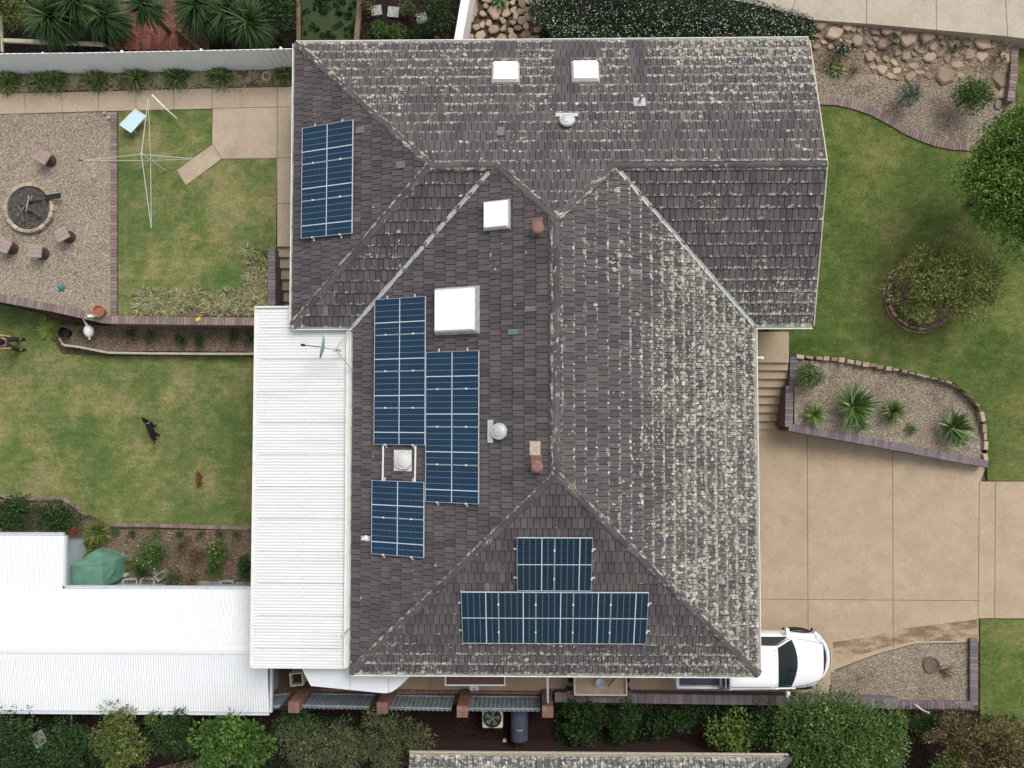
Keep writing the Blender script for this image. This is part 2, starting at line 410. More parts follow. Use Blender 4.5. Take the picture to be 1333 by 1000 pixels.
def dup(root, loc=None, M=None, label=None, group=None):
    r = root.copy(); COL.objects.link(r)
    if loc is not None: r.location = loc
    if M is not None: r.matrix_world = M
    if label: r['label'] = label
    if group: r['group'] = group
    for ch in list(root.children):
        c = ch.copy(); COL.objects.link(c); c.parent = r
        for g in list(ch.children):
            d_ = g.copy(); COL.objects.link(d_); d_.parent = c
    ORG[r.name] = Vector(r.location)
    return r

def quads(name, V, tint, mat, parent=None, org=None, **k):
    """V: (n,4,3) array of quads"""
    n = len(V); me = bpy.data.meshes.new(name)
    org = np.array(org if org is not None else (ORG[parent.name] if parent is not None else V.reshape(-1, 3).mean(0)))
    me.vertices.add(n * 4); me.vertices.foreach_set('co', (V.reshape(-1, 3) - org).astype(np.float32).ravel())
    me.loops.add(n * 4); me.loops.foreach_set('vertex_index', np.arange(n * 4, dtype=np.int32))
    me.polygons.add(n); me.polygons.foreach_set('loop_start', np.arange(0, n * 4, 4, dtype=np.int32))
    me.update(calc_edges=True)
    a = me.attributes.new('tint', 'FLOAT', 'POINT'); a.data.foreach_set('value', np.repeat(np.clip(tint, 0, 1), 4).astype(np.float32))
    me.materials.append(LM.get(mat) or MT[mat])
    o = bpy.data.objects.new(name, me); COL.objects.link(o)
    if parent is not None: o.parent = parent
    else: o.location = org
    ORG[o.name] = Vector(org)
    return tag(o, **k)
def leafquads(C, D, L_, W_):
    n = len(C); D = D / (np.linalg.norm(D, axis=1, keepdims=True) + 1e-9)
    R = rng.normal(size=(n, 3)); Sd = np.cross(D, R); Sd /= np.linalg.norm(Sd, axis=1, keepdims=True) + 1e-9
    L_ = np.broadcast_to(L_, (n,))[:, None]; W_ = np.broadcast_to(W_, (n,))[:, None]
    m = C + D * L_ * .45
    return np.stack([C, m + Sd * W_ / 2, C + D * L_, m - Sd * W_ / 2], 1)
def crown_quads(c, r, n, leaf, clumps=24, asp=.5, up=.35, gap=.35, flat=1.0, cl=.34, tight=False):
    c = np.array(c); r = np.array(r)
    dirs = rng.normal(size=(clumps, 3)); dirs[:, 2] = np.abs(dirs[:, 2]) * flat - .12
    dirs /= np.linalg.norm(dirs, axis=1, keepdims=True)
    cc = c + dirs * r * rng.uniform(.3, .82 if tight else 1.02, (clumps, 1))
    cr = r.min() * cl * (rng.uniform(.7, 1.15, clumps) if tight else rng.uniform(.5, 1.6, clumps)); ct = rng.uniform(-.24, .24, clumps)
    idx = rng.integers(0, clumps, n)
    dd = rng.normal(size=(n, 3)); dd[:, 2] += up; dd /= np.linalg.norm(dd, axis=1, keepdims=True)
    C = cc[idx] + dd * (cr[idx] * rng.uniform(.55, 1.05, n) ** .8)[:, None] * np.array([1.25, 1.25, .9])
    D = dd + rng.normal(size=(n, 3)) * .75
    V = leafquads(C, D, leaf * rng.uniform(.45, 1.45, n), leaf * asp * rng.uniform(.6, 1.4, n))
    t = .42 + ct[idx] + rng.normal(0, .17, n)
    t = np.where(rng.random(n) < .02, 1.0, t)
    return V, t, cc
def plant(name, label, cat, px, py, z, rpx, h, mat, n, leaf, clumps=24, group=None, asp=.55, ry=None, flowers=0, fm='wflower', trunk=None, cl=.46, up=.35, base=None, stemmat='bark'):
    """shrub or tree whose crown centre shows at px,py with radius rpx (photo pixels) and whose crown centre stands h above ground z"""
    zc = z + h; c = P(px, py, zc); sc = (H - zc) / FPX
    rx = rpx * sc; ryy = (ry or rpx) * sc; rz = min(h * .92, (rx + ryy) / 2 * .95) if trunk is None else (rx + ryy) / 2 * .75
    root = T(name, label, cat, (c.x, c.y, z), group)
    V, t, cc = crown_quads(c, (rx, ryy, rz), n, leaf, clumps, asp, cl=cl, up=up, tight=(trunk is None or 'round' in label or 'dense' in label))
    V[:, :, 2] = np.maximum(V[:, :, 2], z + .01)
    quads('crown' if trunk else 'foliage', V, t, mat, root)
    mb = MB(); k = max(.015, rx * .07)
    mb.tube([(c.x, c.y, z - .02), (c.x + .02, c.y, z + h * .5), (c.x, c.y + .02, zc)], [k, k * .8, k * .5], 7)
    for q in cc[:: max(1, len(cc) // 9)]:
        b = Vector((c.x, c.y, z + h * .45)); q = Vector(q)
        mb.tube([b, b.lerp(q, .5) + Vector((0, 0, .05 * h)), q], [k * .55, k * .35, k * .12], 5)
    obj('trunk' if trunk else 'stem', mb, stemmat, root)
    if flowers:
        zt = V[:, 2, 2]; up_ = np.argsort(-zt + rng.normal(0, .1, len(zt)))[: n // 2]
        s = rng.choice(up_, flowers); C = V[s, 2] + np.array([0, 0, .02])
        allq = []
        for a in range(5):
            an = a * 1.2566; D = np.stack([np.full(len(s), math.cos(an)), np.full(len(s), math.sin(an)), np.full(len(s), .35)], 1)
            allq.append(leafquads(C, D, .026, .022))
        quads('flower', np.concatenate(allq), np.tile(rng.uniform(0, 1, len(s)), 5), fm, root, kind='stuff' if flowers > 20 else None)
    return root
def blade_quads(c, n, Ln, W_, el=(20, 80), droop=.5, seg=4, t0=.45, az=None):
    """strap leaves radiating from c"""
    c = np.array(c); az = rng.uniform(0, 2 * np.pi, n) if az is None else az
    e = np.radians(rng.uniform(el[0], el[1], n)); Ls = Ln * rng.uniform(.65, 1.1, n); Ws = W_ * rng.uniform(.7, 1.2, n)
    tt = t0 + rng.normal(0, .2, n); tt = np.where(rng.random(n) < .06, 1, tt)
    out = []; ts = []
    pos = np.tile(c, (n, 1)).astype(float) + np.stack([np.cos(az), np.sin(az), np.zeros(n)], 1) * W_ * 1.2
    sd = np.stack([-np.sin(az), np.cos(az), np.zeros(n)], 1)
    w0 = Ws * .7
    for k in range(seg):
        f = (k + 1) / seg; w1 = Ws * (1.0 if f < .5 else max(.08, (1 - f) * 2))
        if k == seg - 1: w1 = Ws * .06
        dirv = np.stack([np.cos(az) * np.cos(e), np.sin(az) * np.cos(e), np.sin(e)], 1)
        nx = pos + dirv * (Ls / seg)[:, None]
        out.append(np.stack([pos - sd * w0[:, None] / 2, pos + sd * w0[:, None] / 2, nx + sd * w1[:, None] / 2, nx - sd * w1[:, None] / 2], 1))
        ts.append(tt + rng.normal(0, .03, n)); pos = nx; w0 = w1; e = e - droop * rng.uniform(.5, 1.3, n)
    return np.concatenate(out), np.concatenate(ts)
def strappy(name, label, cat, px, py, z, L_, W_, n, mat='strap', group=None, el=(15, 85), droop=.45, h=0, sub=1, spread=0.0, seg=4):
    c = P(px, py, z); root = T(name, label, cat, c, group)
    Q = []; Tt = []
    for k in range(sub):
        o = c + Vector((random.uniform(-spread, spread), random.uniform(-spread, spread) * .7, h))
        q, t = blade_quads(o, n // sub, L_, W_, el, droop, seg); Q.append(q); Tt.append(t)
    V = np.concatenate(Q); V[:, :, 2] = np.maximum(V[:, :, 2], z + .012 + rng.uniform(0, .02, (len(V), 1)))
    quads('leaves', V, np.concatenate(Tt), mat, root)
    mb = MB()
    if h > .15: mb.tube([c, c + Vector((.02, .01, h))], [.07, .05], 8)
    else: mb.ell(c + Vector((0, 0, .02)), (.05 + spread, .05 + spread * .7, .06), 8, 5)
    obj('trunk' if h > .15 else 'stem', mb, 'bark', root)
    return root

def poly(pts, z): return [P(x, y, z) for x, y in pts]
def slab(name, pts, z, bottom, mat, kind='structure', parent=None, **k):
    mb = MB(); mb.prism(poly(pts, z), bottom, None); return obj(name, mb, mat, parent, kind=kind, **k)
def inpoly(xy, pl):
    x, y = xy[:, 0], xy[:, 1]; ins = np.zeros(len(x), bool); n = len(pl)
    for i in range(n):
        x0, y0 = pl[i][:2]; x1, y1 = pl[(i + 1) % n][:2]
        c = ((y0 > y) != (y1 > y)) & (x < (x1 - x0) * (y - y0) / (y1 - y0 + 1e-12) + x0); ins ^= c
    return ins

# ================================================================ GROUND
ZU = 1.1
def zR(x, y): return .03 + 1.07 * min(1, max(0, (y + 2.0) / 4.4))
def zBed(x, y): return min(1.0, max(.3, 1.0 - (x - 8.6) * .115))
g = MB(); g.add([(-700, -700, 0), (700, -700, 0), (700, 700, 0), (-700, 700, 0)], [(0, 1, 2, 3)]); obj('ground', g, 'soil', kind='structure')
slab('upper_ground', [(-700, -700), (2100, -700), (2100, 436), (1400, 434), (1027, 434), (1027, 471), (986, 471), (986, 300), (384, 300), (384, 321), (361, 321), (361, 404), (335, 418), (142, 416), (0, 388), (-700, 250)], 1.05, -.1, 'soil')
LAWN = []
def lawn(pts, z, bot, mat, name='lawn'):
    o = slab(name, pts, z, bot, mat); LAWN.append((poly(pts, z), z, mat)); return o
lawn([(-300, 330), (0, 396), (60, 410), (66, 440), (82, 461), (120, 463), (145, 463.5), (334, 464), (336, 688), (150, 687), (118, 672), (88, 650), (0, 646), (-300, 640)], .035, -.05, 'lawnL')
lawn([(154, 144), (277, 143), (275, 188), (231, 220), (242, 241), (290, 207), (361, 206), (359, 321), (345, 411), (154, 411)], ZU + .03, 1.0, 'lawnL')
lawn([(1060, 132), (1090, 133), (1130, 143), (1175, 168), (1215, 187), (1260, 195), (1420, 60), (1700, 60), (1700, 434), (1400, 434), (1027, 434), (1000, 434), (1000, 300), (1060, 300)], ZU + .03, 1.0, 'lawnR')
lawn([(1323, 46), (1500, 60), (1500, 150), (1323, 150)], ZU + .028, 1.0, 'lawnR')
# sloping part of the front lawn (z falls from 1.13 to 0.03)
mb = MB(); G0 = []
xs = [1027, 1080, 1140, 1200, 1240, 1284, 1340, 1500, 1700]
def top_edge(x): return 434
def bot_edge(x):
    for (a, b), (c, d_) in zip([(1000, 463), (1030, 463), (1100, 469), (1180, 482), (1240, 497), (1266, 517), (1279, 545), (1284, 575)], [(1030, 463), (1100, 469), (1180, 482), (1240, 497), (1266, 517), (1279, 545), (1284, 575), (1285, 626)]):
        if a <= x <= c: return b + (d_ - b) * (x - a) / max(1e-6, c - a)
    return 626
xs = [1027, 1060, 1100, 1140, 1180, 1210, 1240, 1255, 1266, 1273, 1279, 1284, 1286, 1340, 1420, 1500, 1700]
zl = lambda x, y: zR(x, y) + .03
cols = []
for x in xs:
    y1 = bot_edge(x) if x < 1286 else 626
    cols.append([P(x, 434 + (y1 - 434) * k / 8, zl) for k in range(9)])
for i in range(len(xs) - 1):
    for k in range(8): mb.add([cols[i][k + 1], cols[i + 1][k + 1], cols[i + 1][k], cols[i][k]], [(0, 1, 2, 3)], .5)
for i in range(len(xs) - 1):
    a, b = cols[i][8], cols[i + 1][8]; mb.add([a, b, (b.x, b.y, -.05), (a.x, a.y, -.05)], [(3, 2, 1, 0)], .5)
for k in range(8):
    a, b = cols[0][k], cols[0][k + 1]; mb.add([a, b, (b.x, b.y, -.05), (a.x, a.y, -.05)], [(0, 1, 2, 3)], .5)
obj('lawn', mb, 'lawnR', kind='structure')
LAWN.append(([cols[i][8] for i in range(len(xs))] + [cols[i][0] for i in reversed(range(len(xs)))], zl, 'lawnR'))
lawn([(1276, 806), (1600, 806), (1600, 980), (1276, 980)], .04, -.05, 'lawnR')

# paths
def joints(par, segs, z, wd=.015):
    mb = MB()
    for x0, y0, x1, y1 in segs:
        a, b = P(x0, y0, z), P(x1, y1, z); n = (b - a).cross(Vector((0, 0, 1))).normalized() * wd / 2
        mb.add([a - n, a + n, b + n, b - n], [(0, 1, 2, 3)], .5)
    return obj('joint', mb, simpj, par)
simpj = simple('joint_mat', (.14, .10, .07), (.09, .065, .045), 9)
p = slab('path', [(-300, 126), (0, 122), (130, 119), (277, 115), (384, 113), (384, 321), (361, 321), (361, 206), (289, 206.5), (242, 241), (230, 221.5), (276, 188), (277, 141.5), (120, 145), (0, 148.5), (-300, 156)], ZU + .05, 1.0, 'concW')
joints(p, [(32, 121, 33, 147), (80, 119, 81, 146), (128, 118, 128, 145), (177, 117, 177, 143), (226, 116, 226, 143), (276, 115, 276, 188), (276, 188, 289, 207), (361, 113, 361, 206), (276, 141, 384, 139), (361, 205, 384, 205), (361, 265, 384, 265)], ZU + .054)
p = slab('driveway', [(930, 556), (1026, 556.5), (1284, 607), (1276, 627), (1700, 627), (1700, 805), (1274, 805), (1274, 836), (1190, 838), (1140, 852), (1087, 872), (1078, 904), (500, 903), (500, 860), (930, 860)], .06, -.05, 'conc')
joints(p, [(1051, 566, 1052, 828), (1162, 587, 1163, 843), (1275, 627, 1273, 836), (985, 780, 1274, 782), (1296, 627, 1295, 805), (912, 878, 912, 903), (818, 878, 818, 903), (560, 878, 560, 903), (1000, 886, 1000, 904)], .064)
# stain band left by water along the lower edge
g = NG('water_stain_mat'); v = g.pos()
al = g.ss(g.noise(g.scale(v, .6, 1.6), 1.6, 6, .75), .38, .62, .0, .6)
tr = g.n('ShaderNodeBsdfTransparent'); mx = g.n('ShaderNodeMixShader'); g.out((.21, .125, .068), .9, .1)
g.lk(al, mx.inputs[0]); g.t.links.new(tr.outputs[0], mx.inputs[1]); g.t.links.new(g.b.outputs[0], mx.inputs[2])
g.t.links.new(mx.outputs[0], g.t.nodes['Material Output'].inputs[0]); stain_m = g.m
slab('water_stain', [(1084, 836), (1130, 830), (1180, 818), (1230, 812), (1272, 806), (1272, 834), (1190, 835), (1150, 843), (1120, 853), (1088, 862)], .0675, .0655, stain_m)
p = slab('walkway', [(930, 432), (1027, 432), (1027, 472), (930, 472)], ZU + .05, .9, 'conc')
p = slab('driveway_upper', [(850, -300), (1700, -300), (1700, 76), (1333, 50), (1308, 47), (1220, 39), (1130, 31), (1060, 26), (985, 6), (850, -20)], 1.75, 1.0, 'concG')
joints(p, [(1129, -100, 1128, 31), (1219, -100, 1219, 40), (1303, -100, 1312, 48), (1055, -60, 1030, 18)], 1.754)
slab('gravel', [(-300, 157), (0, 149), (152, 145.5), (152, 412), (130, 412), (0, 385), (-300, 300)], ZU + .02, 1.0, 'gravel')
slab('gravel', [(1020, 60), (1060, 60), (1180, 70), (1322, 75), (1322, 190), (1262, 192), (1215, 182), (1178, 163), (1130, 140), (1090, 130), (1020, 127)], ZU + .02, 1.0, 'gravelR')
zb = lambda x, y: zBed(x, y) + .02
slab('gravel', [(1034, 468), (1100, 472), (1180, 486), (1240, 500), (1263, 520), (1275, 545), (1279, 575), (1277, 598), (1034, 552)], zb, -.05, 'gravelR')
slab('gravel', [(1082, 876), (1140, 853), (1190, 839), (1265, 838), (1264, 914), (1082, 914)], .075, -.05, 'gravelR')
slab('rock_slope', [(1056, 28), (1130, 33), (1220, 41), (1318, 50), (1318, 122), (1290, 125), (1270, 108), (1180, 106), (1140, 96), (1056, 90)], lambda x, y: 1.13 + .5 * min(1, max(0, (y - 10.8) / 1.3)), 1.0, 'rockdirt')
slab('garden_bed', [(80, 424), (334, 424), (334, 458), (140, 457), (84, 449)], .32, -.05, 'mulch')
slab('garden_bed', [(-100, 648), (0, 650), (85, 655), (112, 676), (148, 690), (335, 690), (335, 765), (-100, 765)], .05, -.05, 'mulch')
slab('garden_bed', [(-200, 96), (384, 90), (384, 112), (-200, 124)], ZU + .04, 1.0, 'mulch')
slab('garden_bed', [(178, 379), (316, 379), (320, 322), (350, 318), (352, 412), (172, 412)], ZU + .045, 1.0, 'mulch')
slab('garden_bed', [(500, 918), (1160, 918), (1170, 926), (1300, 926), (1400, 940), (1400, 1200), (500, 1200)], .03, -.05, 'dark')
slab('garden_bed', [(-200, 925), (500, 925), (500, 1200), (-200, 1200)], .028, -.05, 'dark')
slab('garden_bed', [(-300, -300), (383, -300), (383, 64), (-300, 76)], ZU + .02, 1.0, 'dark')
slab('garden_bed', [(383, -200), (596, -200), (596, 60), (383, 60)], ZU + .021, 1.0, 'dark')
# brick steps
st = T('steps', 'tan concrete steps from the side walk down to the driveway', 'steps', P(1005, 515, 0))
for k in range(8):
    y0 = 471 + k * 11.0; y1 = y0 + 11.2; z = ZU + .05 - (k + 1) * .128
    mb = MB(); mb.prism([P(930, y0, z), P(1026, y0, z), P(1026, y1, z), P(930, y1, z)], -.05 if k < 7 else -.04, None)
    mb2 = mb; obj('tread', mb2, 'conc', st, bevel=.012)
st = T('steps', 'narrow brown steps between the west wall and the brick pier', 'steps', P(370, 360, 0))
for k in range(8):
    y0 = 320 + k * 14.5; z = ZU + .05 - (k + 1) * .125
    mb = MB(); mb.prism([P(361, y0, z), P(400, y0, z), P(400, y0 + 14.7, z), P(361, y0 + 14.7, z)], -.05, None); obj('tread', mb, 'concW', st, bevel=.012)

# ---------------------------------------------------------------- brick courses
def course(mb, pts, z, zbot, wd=.23, bl=.11, gap=.008, h=.07):
    """bricks laid across a line of pixel points; z number or function"""
    W = [P(x, y, z) for x, y in pts]; seg = []
    for a, b in zip(W[:-1], W[1:]):
        n = max(1, round((b - a).length / bl))
        dr = (b - a) / n; an = math.atan2(dr.y, dr.x)
        for k in range(n):
            c = a + dr * (k + .5); l = dr.length - gap
            R = Matrix.Rotation(an + random.uniform(-.015, .015), 3, 'Z')
            mb.box((c.x, c.y, c.z - h / 2 + random.uniform(-.003, .003)), (l, wd, h), M=R)
        # core below bricks
        m = (a + b) / 2; zt = m.z - h * .9
        R = Matrix.Rotation(an, 3, 'Z')
        if zt - zbot > .01: mb.box((m.x, m.y, (zt + zbot) / 2), ((b - a).length, wd * .93, zt - zbot), M=R, tint=.3)
def edging(name, label, cat, pts, z, zbot, mat='brick', **k):
    mb = MB(); course(mb, pts, z, zbot, **k); return obj(name, mb, mat, label=label, cat=cat, bevel=.004)
edging('retaining_wall', 'brown brick retaining wall between the gravel terrace and the back lawn', 'wall', [(-60, 376), (0, 388), (70, 401), (136, 416), (230, 417.5), (333, 418.5)], ZU + .12, 0, wd=.25)
edging('brick_edging', 'pinkish brick strip between the fire pit gravel and the upper lawn', 'edging', [(148, 146), (148, 411)], ZU + .06, 1.0, wd=.2)
edging('brick_pier', 'grey brick pier wall beside the narrow west steps', 'wall', [(353.5, 323), (353.5, 410)], ZU + .3, 0, 'brickG', wd=.23)
edging('brick_edging', 'curved brick edging along the top of the front lawn', 'edging', [(1062, 131), (1090, 132), (1112, 137), (1135, 145), (1158, 157), (1180, 170), (1200, 179), (1220, 186), (1240, 190), (1262, 191)], ZU + .08, 1.0, wd=.24)
edging('brick_edging', 'upright brick edging line at the right end of the rockery', 'edging', [(1323, 50), (1321, 70), (1320, 100), (1316, 132)], ZU + .3, 1.0, wd=.22)
edging('retaining_wall', 'mauve brick retaining wall around the yucca bed beside the driveway', 'wall', [(1033.5, 464), (1033, 500), (1028, 502), (1027, 556), (1100, 569), (1190, 586), (1284, 604)], lambda x, y: zBed(x, y) + .09, 0, 'brickG', wd=.24)
edging('brick_edging', 'grey brick edging around the gravel triangle with the tree stump', 'edging', [(1268, 832), (1268, 918), (1165, 918)], .2, 0, 'brickG', wd=.24)
edging('low_wall', 'long low grey brick wall running beside the south path', 'wall', [(722, 908), (800, 909), (900, 910.5), (1000, 912), (1100, 914), (1170, 917)], .45, 0, 'brickG', wd=.3, bl=.24)
edging('kerb', 'thin red brick kerb along the south edge of the concrete path', 'kerb', [(400, 898), (560, 901), (740, 903), (985, 906)], .16, 0, 'brickR', wd=.08, bl=.22)
edging('brick_edging', 'reddish brick edging beside the dark shrubs at lower left', 'edging', [(-30, 636), (2, 645), (20, 650), (82, 649.5), (98, 660), (112, 672)], .12, 0, wd=.11, bl=.22)
edging('brick_edging', 'long thin brick edging between the back lawn and the rose bed', 'edging', [(140, 683), (200, 684), (260, 686), (333, 688)], .10, 0, wd=.12, bl=.22)
edging('stone_edging', 'pale stone strips edging the narrow bed below the retaining wall', 'edging', [(77, 440), (82, 449), (104, 452), (140, 459), (200, 460), (270, 460.5), (333, 460.5)], .36, 0, 'paleW', wd=.07, bl=.45)
edging('paved_strip', 'pale concrete strip along the inner garage wall', 'paving', [(90, 760), (330, 764)], .07, 0, 'concB', wd=.30, bl=.6)

def rock(mb, c, r, tint=None):
    """one broken, flat-topped stone"""
    bm = bmesh.new(); a0 = random.uniform(0, 6.28); c = V3_(c)
    for k in range(6):
        a = k * 1.047 + random.uniform(-.35, .35); q = random.uniform(.78, 1.12)
        for zt, sh in ((1, .78), (.2, 1.0), (-1, .95)):
            x, y = math.cos(a) * q * sh * r[0], math.sin(a) * q * sh * r[1]
            bm.verts.new(c + V3_((x * math.cos(a0) - y * math.sin(a0), x * math.sin(a0) + y * math.cos(a0), zt * r[2] * random.uniform(.8, 1.15))))
    bmesh.ops.convex_hull(bm, input=bm.verts); bmesh.ops.delete(bm, geom=[v for v in bm.verts if not v.link_faces], context='VERTS')
    bm.verts.index_update(); mb.add([v.co for v in bm.verts], [tuple(v.index for v in f.verts) for f in bm.faces], tint); bm.free()
V3_ = Vector
def rockline(name, label, cat, pts, z, r0, r1, step):
    W = [P(x, y, z) for x, y in pts]; root = T(name, label, cat, W[0])
    for a, b in zip(W[:-1], W[1:]):
        n = max(1, int((b - a).length / step)); an = math.atan2(b.y - a.y, b.x - a.x)
        for k in range(n):
            c = a.lerp(b, (k + random.uniform(.35, .65)) / n); r = random.uniform(r0, r1); m = MB()
            m.box(c + Vector((random.uniform(-.015, .015), random.uniform(-.015, .015), 0)), ((b - a).length / n * random.uniform(.8, 1.0), r, r * 1.4), rz=an + random.uniform(-.18, .18), taper=.86)
            obj('stone', m, 'stone', root, bevel=.012)
rockline('stone_edging', 'pale sandstone edging between the yucca bed and the front lawn', 'edging', [(1036, 464.5), (1070, 467), (1100, 470), (1140, 477), (1180, 484), (1210, 490), (1238, 498), (1254, 507), (1265, 518), (1274, 533), (1279, 550), (1282, 575), (1281, 600)], lambda x, y: (zR(x, y) + zBed(x, y)) / 2 + .06, .10, .17, .24)
# ring bed around the wattle bush
pts = [(1200 + 49 * math.cos(a), 384 - 49 * math.sin(a)) for a in np.linspace(rad(95), rad(290), 16)]
edging('brick_edging', 'curved rusty edging ring around the feathery bush on the front lawn', 'edging', pts, ZU + .08, 1.0, 'brickR', wd=.07, bl=.22)
rockline('stone_edging', 'pale stones inside the rusty ring under the feathery bush', 'edging', [(1200 + 44 * math.cos(a), 384 - 44 * math.sin(a)) for a in np.linspace(rad(105), rad(275), 14)], ZU + .12, .05, .09, .16)
slab('garden_bed', [(1200 + 47 * math.cos(a), 384 - 47 * math.sin(a)) for a in np.linspace(0, 6.1, 22)], ZU + .045, 1.0, 'mulch')

# ================================================================ HOUSE
ze = 3.2
e = {k: P(*q, ze) for k, q in dict(A=(386, 55), B=(1055, 54), C=(1059, 426), C2=(983, 426), D=(985, 878), E=(456, 876), F=(461, 426), G=(380, 423)).items()}
xl = (e['E'].x + e['F'].x) / 2; xr = (e['C2'].x + e['D'].x) / 2; yn = (e['A'].y + e['B'].y) / 2; ys = (e['D'].y + e['E'].y) / 2
wx = (e['A'].x + e['G'].x) / 2; ym = (e['C'].y + e['G'].y) / 2; gx = (e['B'].x + e['C'].x) / 2 - .03
TP = .395; hm = (xr - xl) / 2; hw = (yn - ym) / 2; zr = ze + hm * TP; zw = ze + hw * TP; xc = (xl + xr) / 2; yw = (yn + ym) / 2
cp = 1 / math.sqrt(1 + TP * TP); sp = TP * cp
apN = Vector((xc, yn - hm, zr)); apS = Vector((xc, ys + hm, zr)); w0 = Vector((wx + hw, yw, zw)); w1 = Vector((gx - .16, yw, zw))
jL = Vector((xc - (hm - hw), yw, zw)); jR = Vector((xc + (hm - hw), yw, zw))
V3 = Vector
cA, cB, cC, cC2, cD, cE, cF, cG = V3((wx, yn, ze)), V3((gx, yn, ze)), V3((gx, ym, ze)), V3((xr, ym, ze)), V3((xr, ys, ze)), V3((xl, ys, ze)), V3((xl, ym, ze)), V3((wx, ym, ze))
PL = {  # name: (origin, u, v, polygons)
 'N': (cA, V3((1, 0, 0)), V3((0, -cp, sp)), [[cA, cB, w1, w0], [jL, jR, apN]]),
 'WW': (cG, V3((0, 1, 0)), V3((cp, 0, sp)), [[cG, w0, cA]]),
 'SW': (cG, V3((1, 0, 0)), V3((0, cp, sp)), [[cG, cF, jL, w0]]),
 'SE': (cC2, V3((1, 0, 0)), V3((0, cp, sp)), [[cC2, cC, w1, jR]]),
 'W': (cE, V3((0, 1, 0)), V3((cp, 0, sp)), [[cE, apS, apN, jL, cF]]),
 'E': (cD, V3((0, 1, 0)), V3((-cp, 0, sp)), [[cD, cC2, jR, apN, apS]]),
 'S': (cE, V3((1, 0, 0)), V3((0, cp, sp)), [[cE, cD, apS]]),
}
def pn(k):
    n = PL[k][1].cross(PL[k][2]).normalized(); return n if n.z > 0 else -n
def proj(p):
    c = MC.transposed() @ (p - V3((0, 0, H))); return 666.5 + FPX * c.x / -c.z, 500 - FPX * c.y / -c.z
def dens(k, u, v, p):
    if k == 'N':
        x = p.x; d_ = .68 - .14 * ss(v, 1.5, 4.2) + .22 * ss(p.x, 2.5, 6) * ss(-v, -2.2, -.3) + .08 * ss(-v, -1.5, 0)
        # clean strips below the metal vent and skylights, where run-off keeps lichen away
        for x0, x1, vm in ((cl1a, cl1b, 2.35), (cl2a, cl2b, .6), (cl3a, cl3b, .6), (cl4a, cl4b, 1.6)):
            if x0 < x < x1 and v < vm: d_ = .03
        return d_
    if k == 'E': return .52 + .40 * ss(-v, -5.2, -1.7)
    if k == 'W': return .20 + .14 * ss(-p.y, 3.0, 6.5)
    if k == 'S': return .28 + .46 * ss(-v, -2.2, -.2) + .16 * ss(p.x, 3, 6)
    if k == 'SE': return .58 + .26 * ss(-v, -2.5, -.5)
    if k == 'SW': return .50
    return .16
GM, PW = .33, .165
nN = pn('N')
def nx(px, py): return RP(px, py, PL['N'][0], nN).x
cl1a, cl1b = nx(723, 110), nx(752, 110); cl2a, cl2b = nx(641, 70), nx(673, 70); cl3a, cl3b = nx(747, 70), nx(779, 70); cl4a, cl4b = nx(822, 100), nx(842, 100)
def tiles(mb, k, O, u, v, polys, densf, thick=.040):
    n = u.cross(v).normalized()
    if n.z < 0: n = -n
    for pg in polys:
        uv = [((p - O).dot(u), (p - O).dot(v)) for p in pg]
        u0, u1 = min(a for a, b in uv), max(a for a, b in uv); v0, v1 = min(b for a, b in uv), max(b for a, b in uv)
        bm = bmesh.new(); lu = bm.loops.layers.uv.new('uv'); lt = bm.loops.layers.uv.new('td')
        j0, j1 = int(math.floor(v0 / GM)) - (1 if v0 > .1 else 0), int(v1 / GM) + 1
        for j in range(max(0, j0), j1 + 1):
            i0, i1 = int(math.floor(u0 / PW)) - 1, int(u1 / PW) + 2
            wob = random.uniform(-.004, .004)
            for i in range(i0, i1):
                ua = (i + (.5 if j % 2 else 0)) * PW + .008; ub = ua + PW - .016; va = j * GM - .012 + wob; vb = va + GM + .03
                uc, vc = (ua + ub) / 2, (va + vb) / 2
                if not inp((uc, vc), uv, .3): continue
                t = random.random(); h0 = thick + random.uniform(-.007, .007); h1 = .004
                sk = random.uniform(-.003, .003)
                pts = [(ua, va, h0 + sk), (ub, va, h0 - sk), (ub, vb, h1), (ua, vb, h1), (ua, va, -.01), (ub, va, -.01), (ub, vb, -.03), (ua, vb, -.03)]
                vs = [bm.verts.new(O + u * a + v * b + n * c) for a, b, c in pts]
                D_ = densf(uc, vc, O + u * uc + v * vc)
                fs = [(0, 1, 2, 3), (4, 5, 1, 0), (5, 6, 2, 1), (7, 4, 0, 3)]
                for f in fs:
                    fc = bm.faces.new([vs[q] for q in f])
                    for lp, q in zip(fc.loops, f):
                        lp[lu].uv = (pts[q][0], pts[q][1] + .012); lp[lt].uv = (t, D_)
        # dark sarking just under the tiles
        vs = [bm.verts.new(p - n * .012) for p in pg]
        fc = bm.faces.new(vs)
        for lp, q in zip(fc.loops, uv): lp[lu].uv = q; lp[lt].uv = (0, 0)
        m = len(pg); cen = sum(pg, V3((0, 0, 0))) / m
        for i in range(m):
            a, b = pg[i], pg[(i + 1) % m]
            if abs((a - O).dot(v)) < .01 and abs((b - O).dot(v)) < .01: continue
            pnm = (b - a).cross(n).normalized()
            if pnm.dot(cen - a) > 0: pnm = -pnm
            bmesh.ops.bisect_plane(bm, geom=bm.verts[:] + bm.edges[:] + bm.faces[:], plane_co=a, plane_no=pnm, clear_outer=True)
        me = bpy.data.meshes.new('t'); bm.to_mesh(me); bm.free(); mb.append(me)
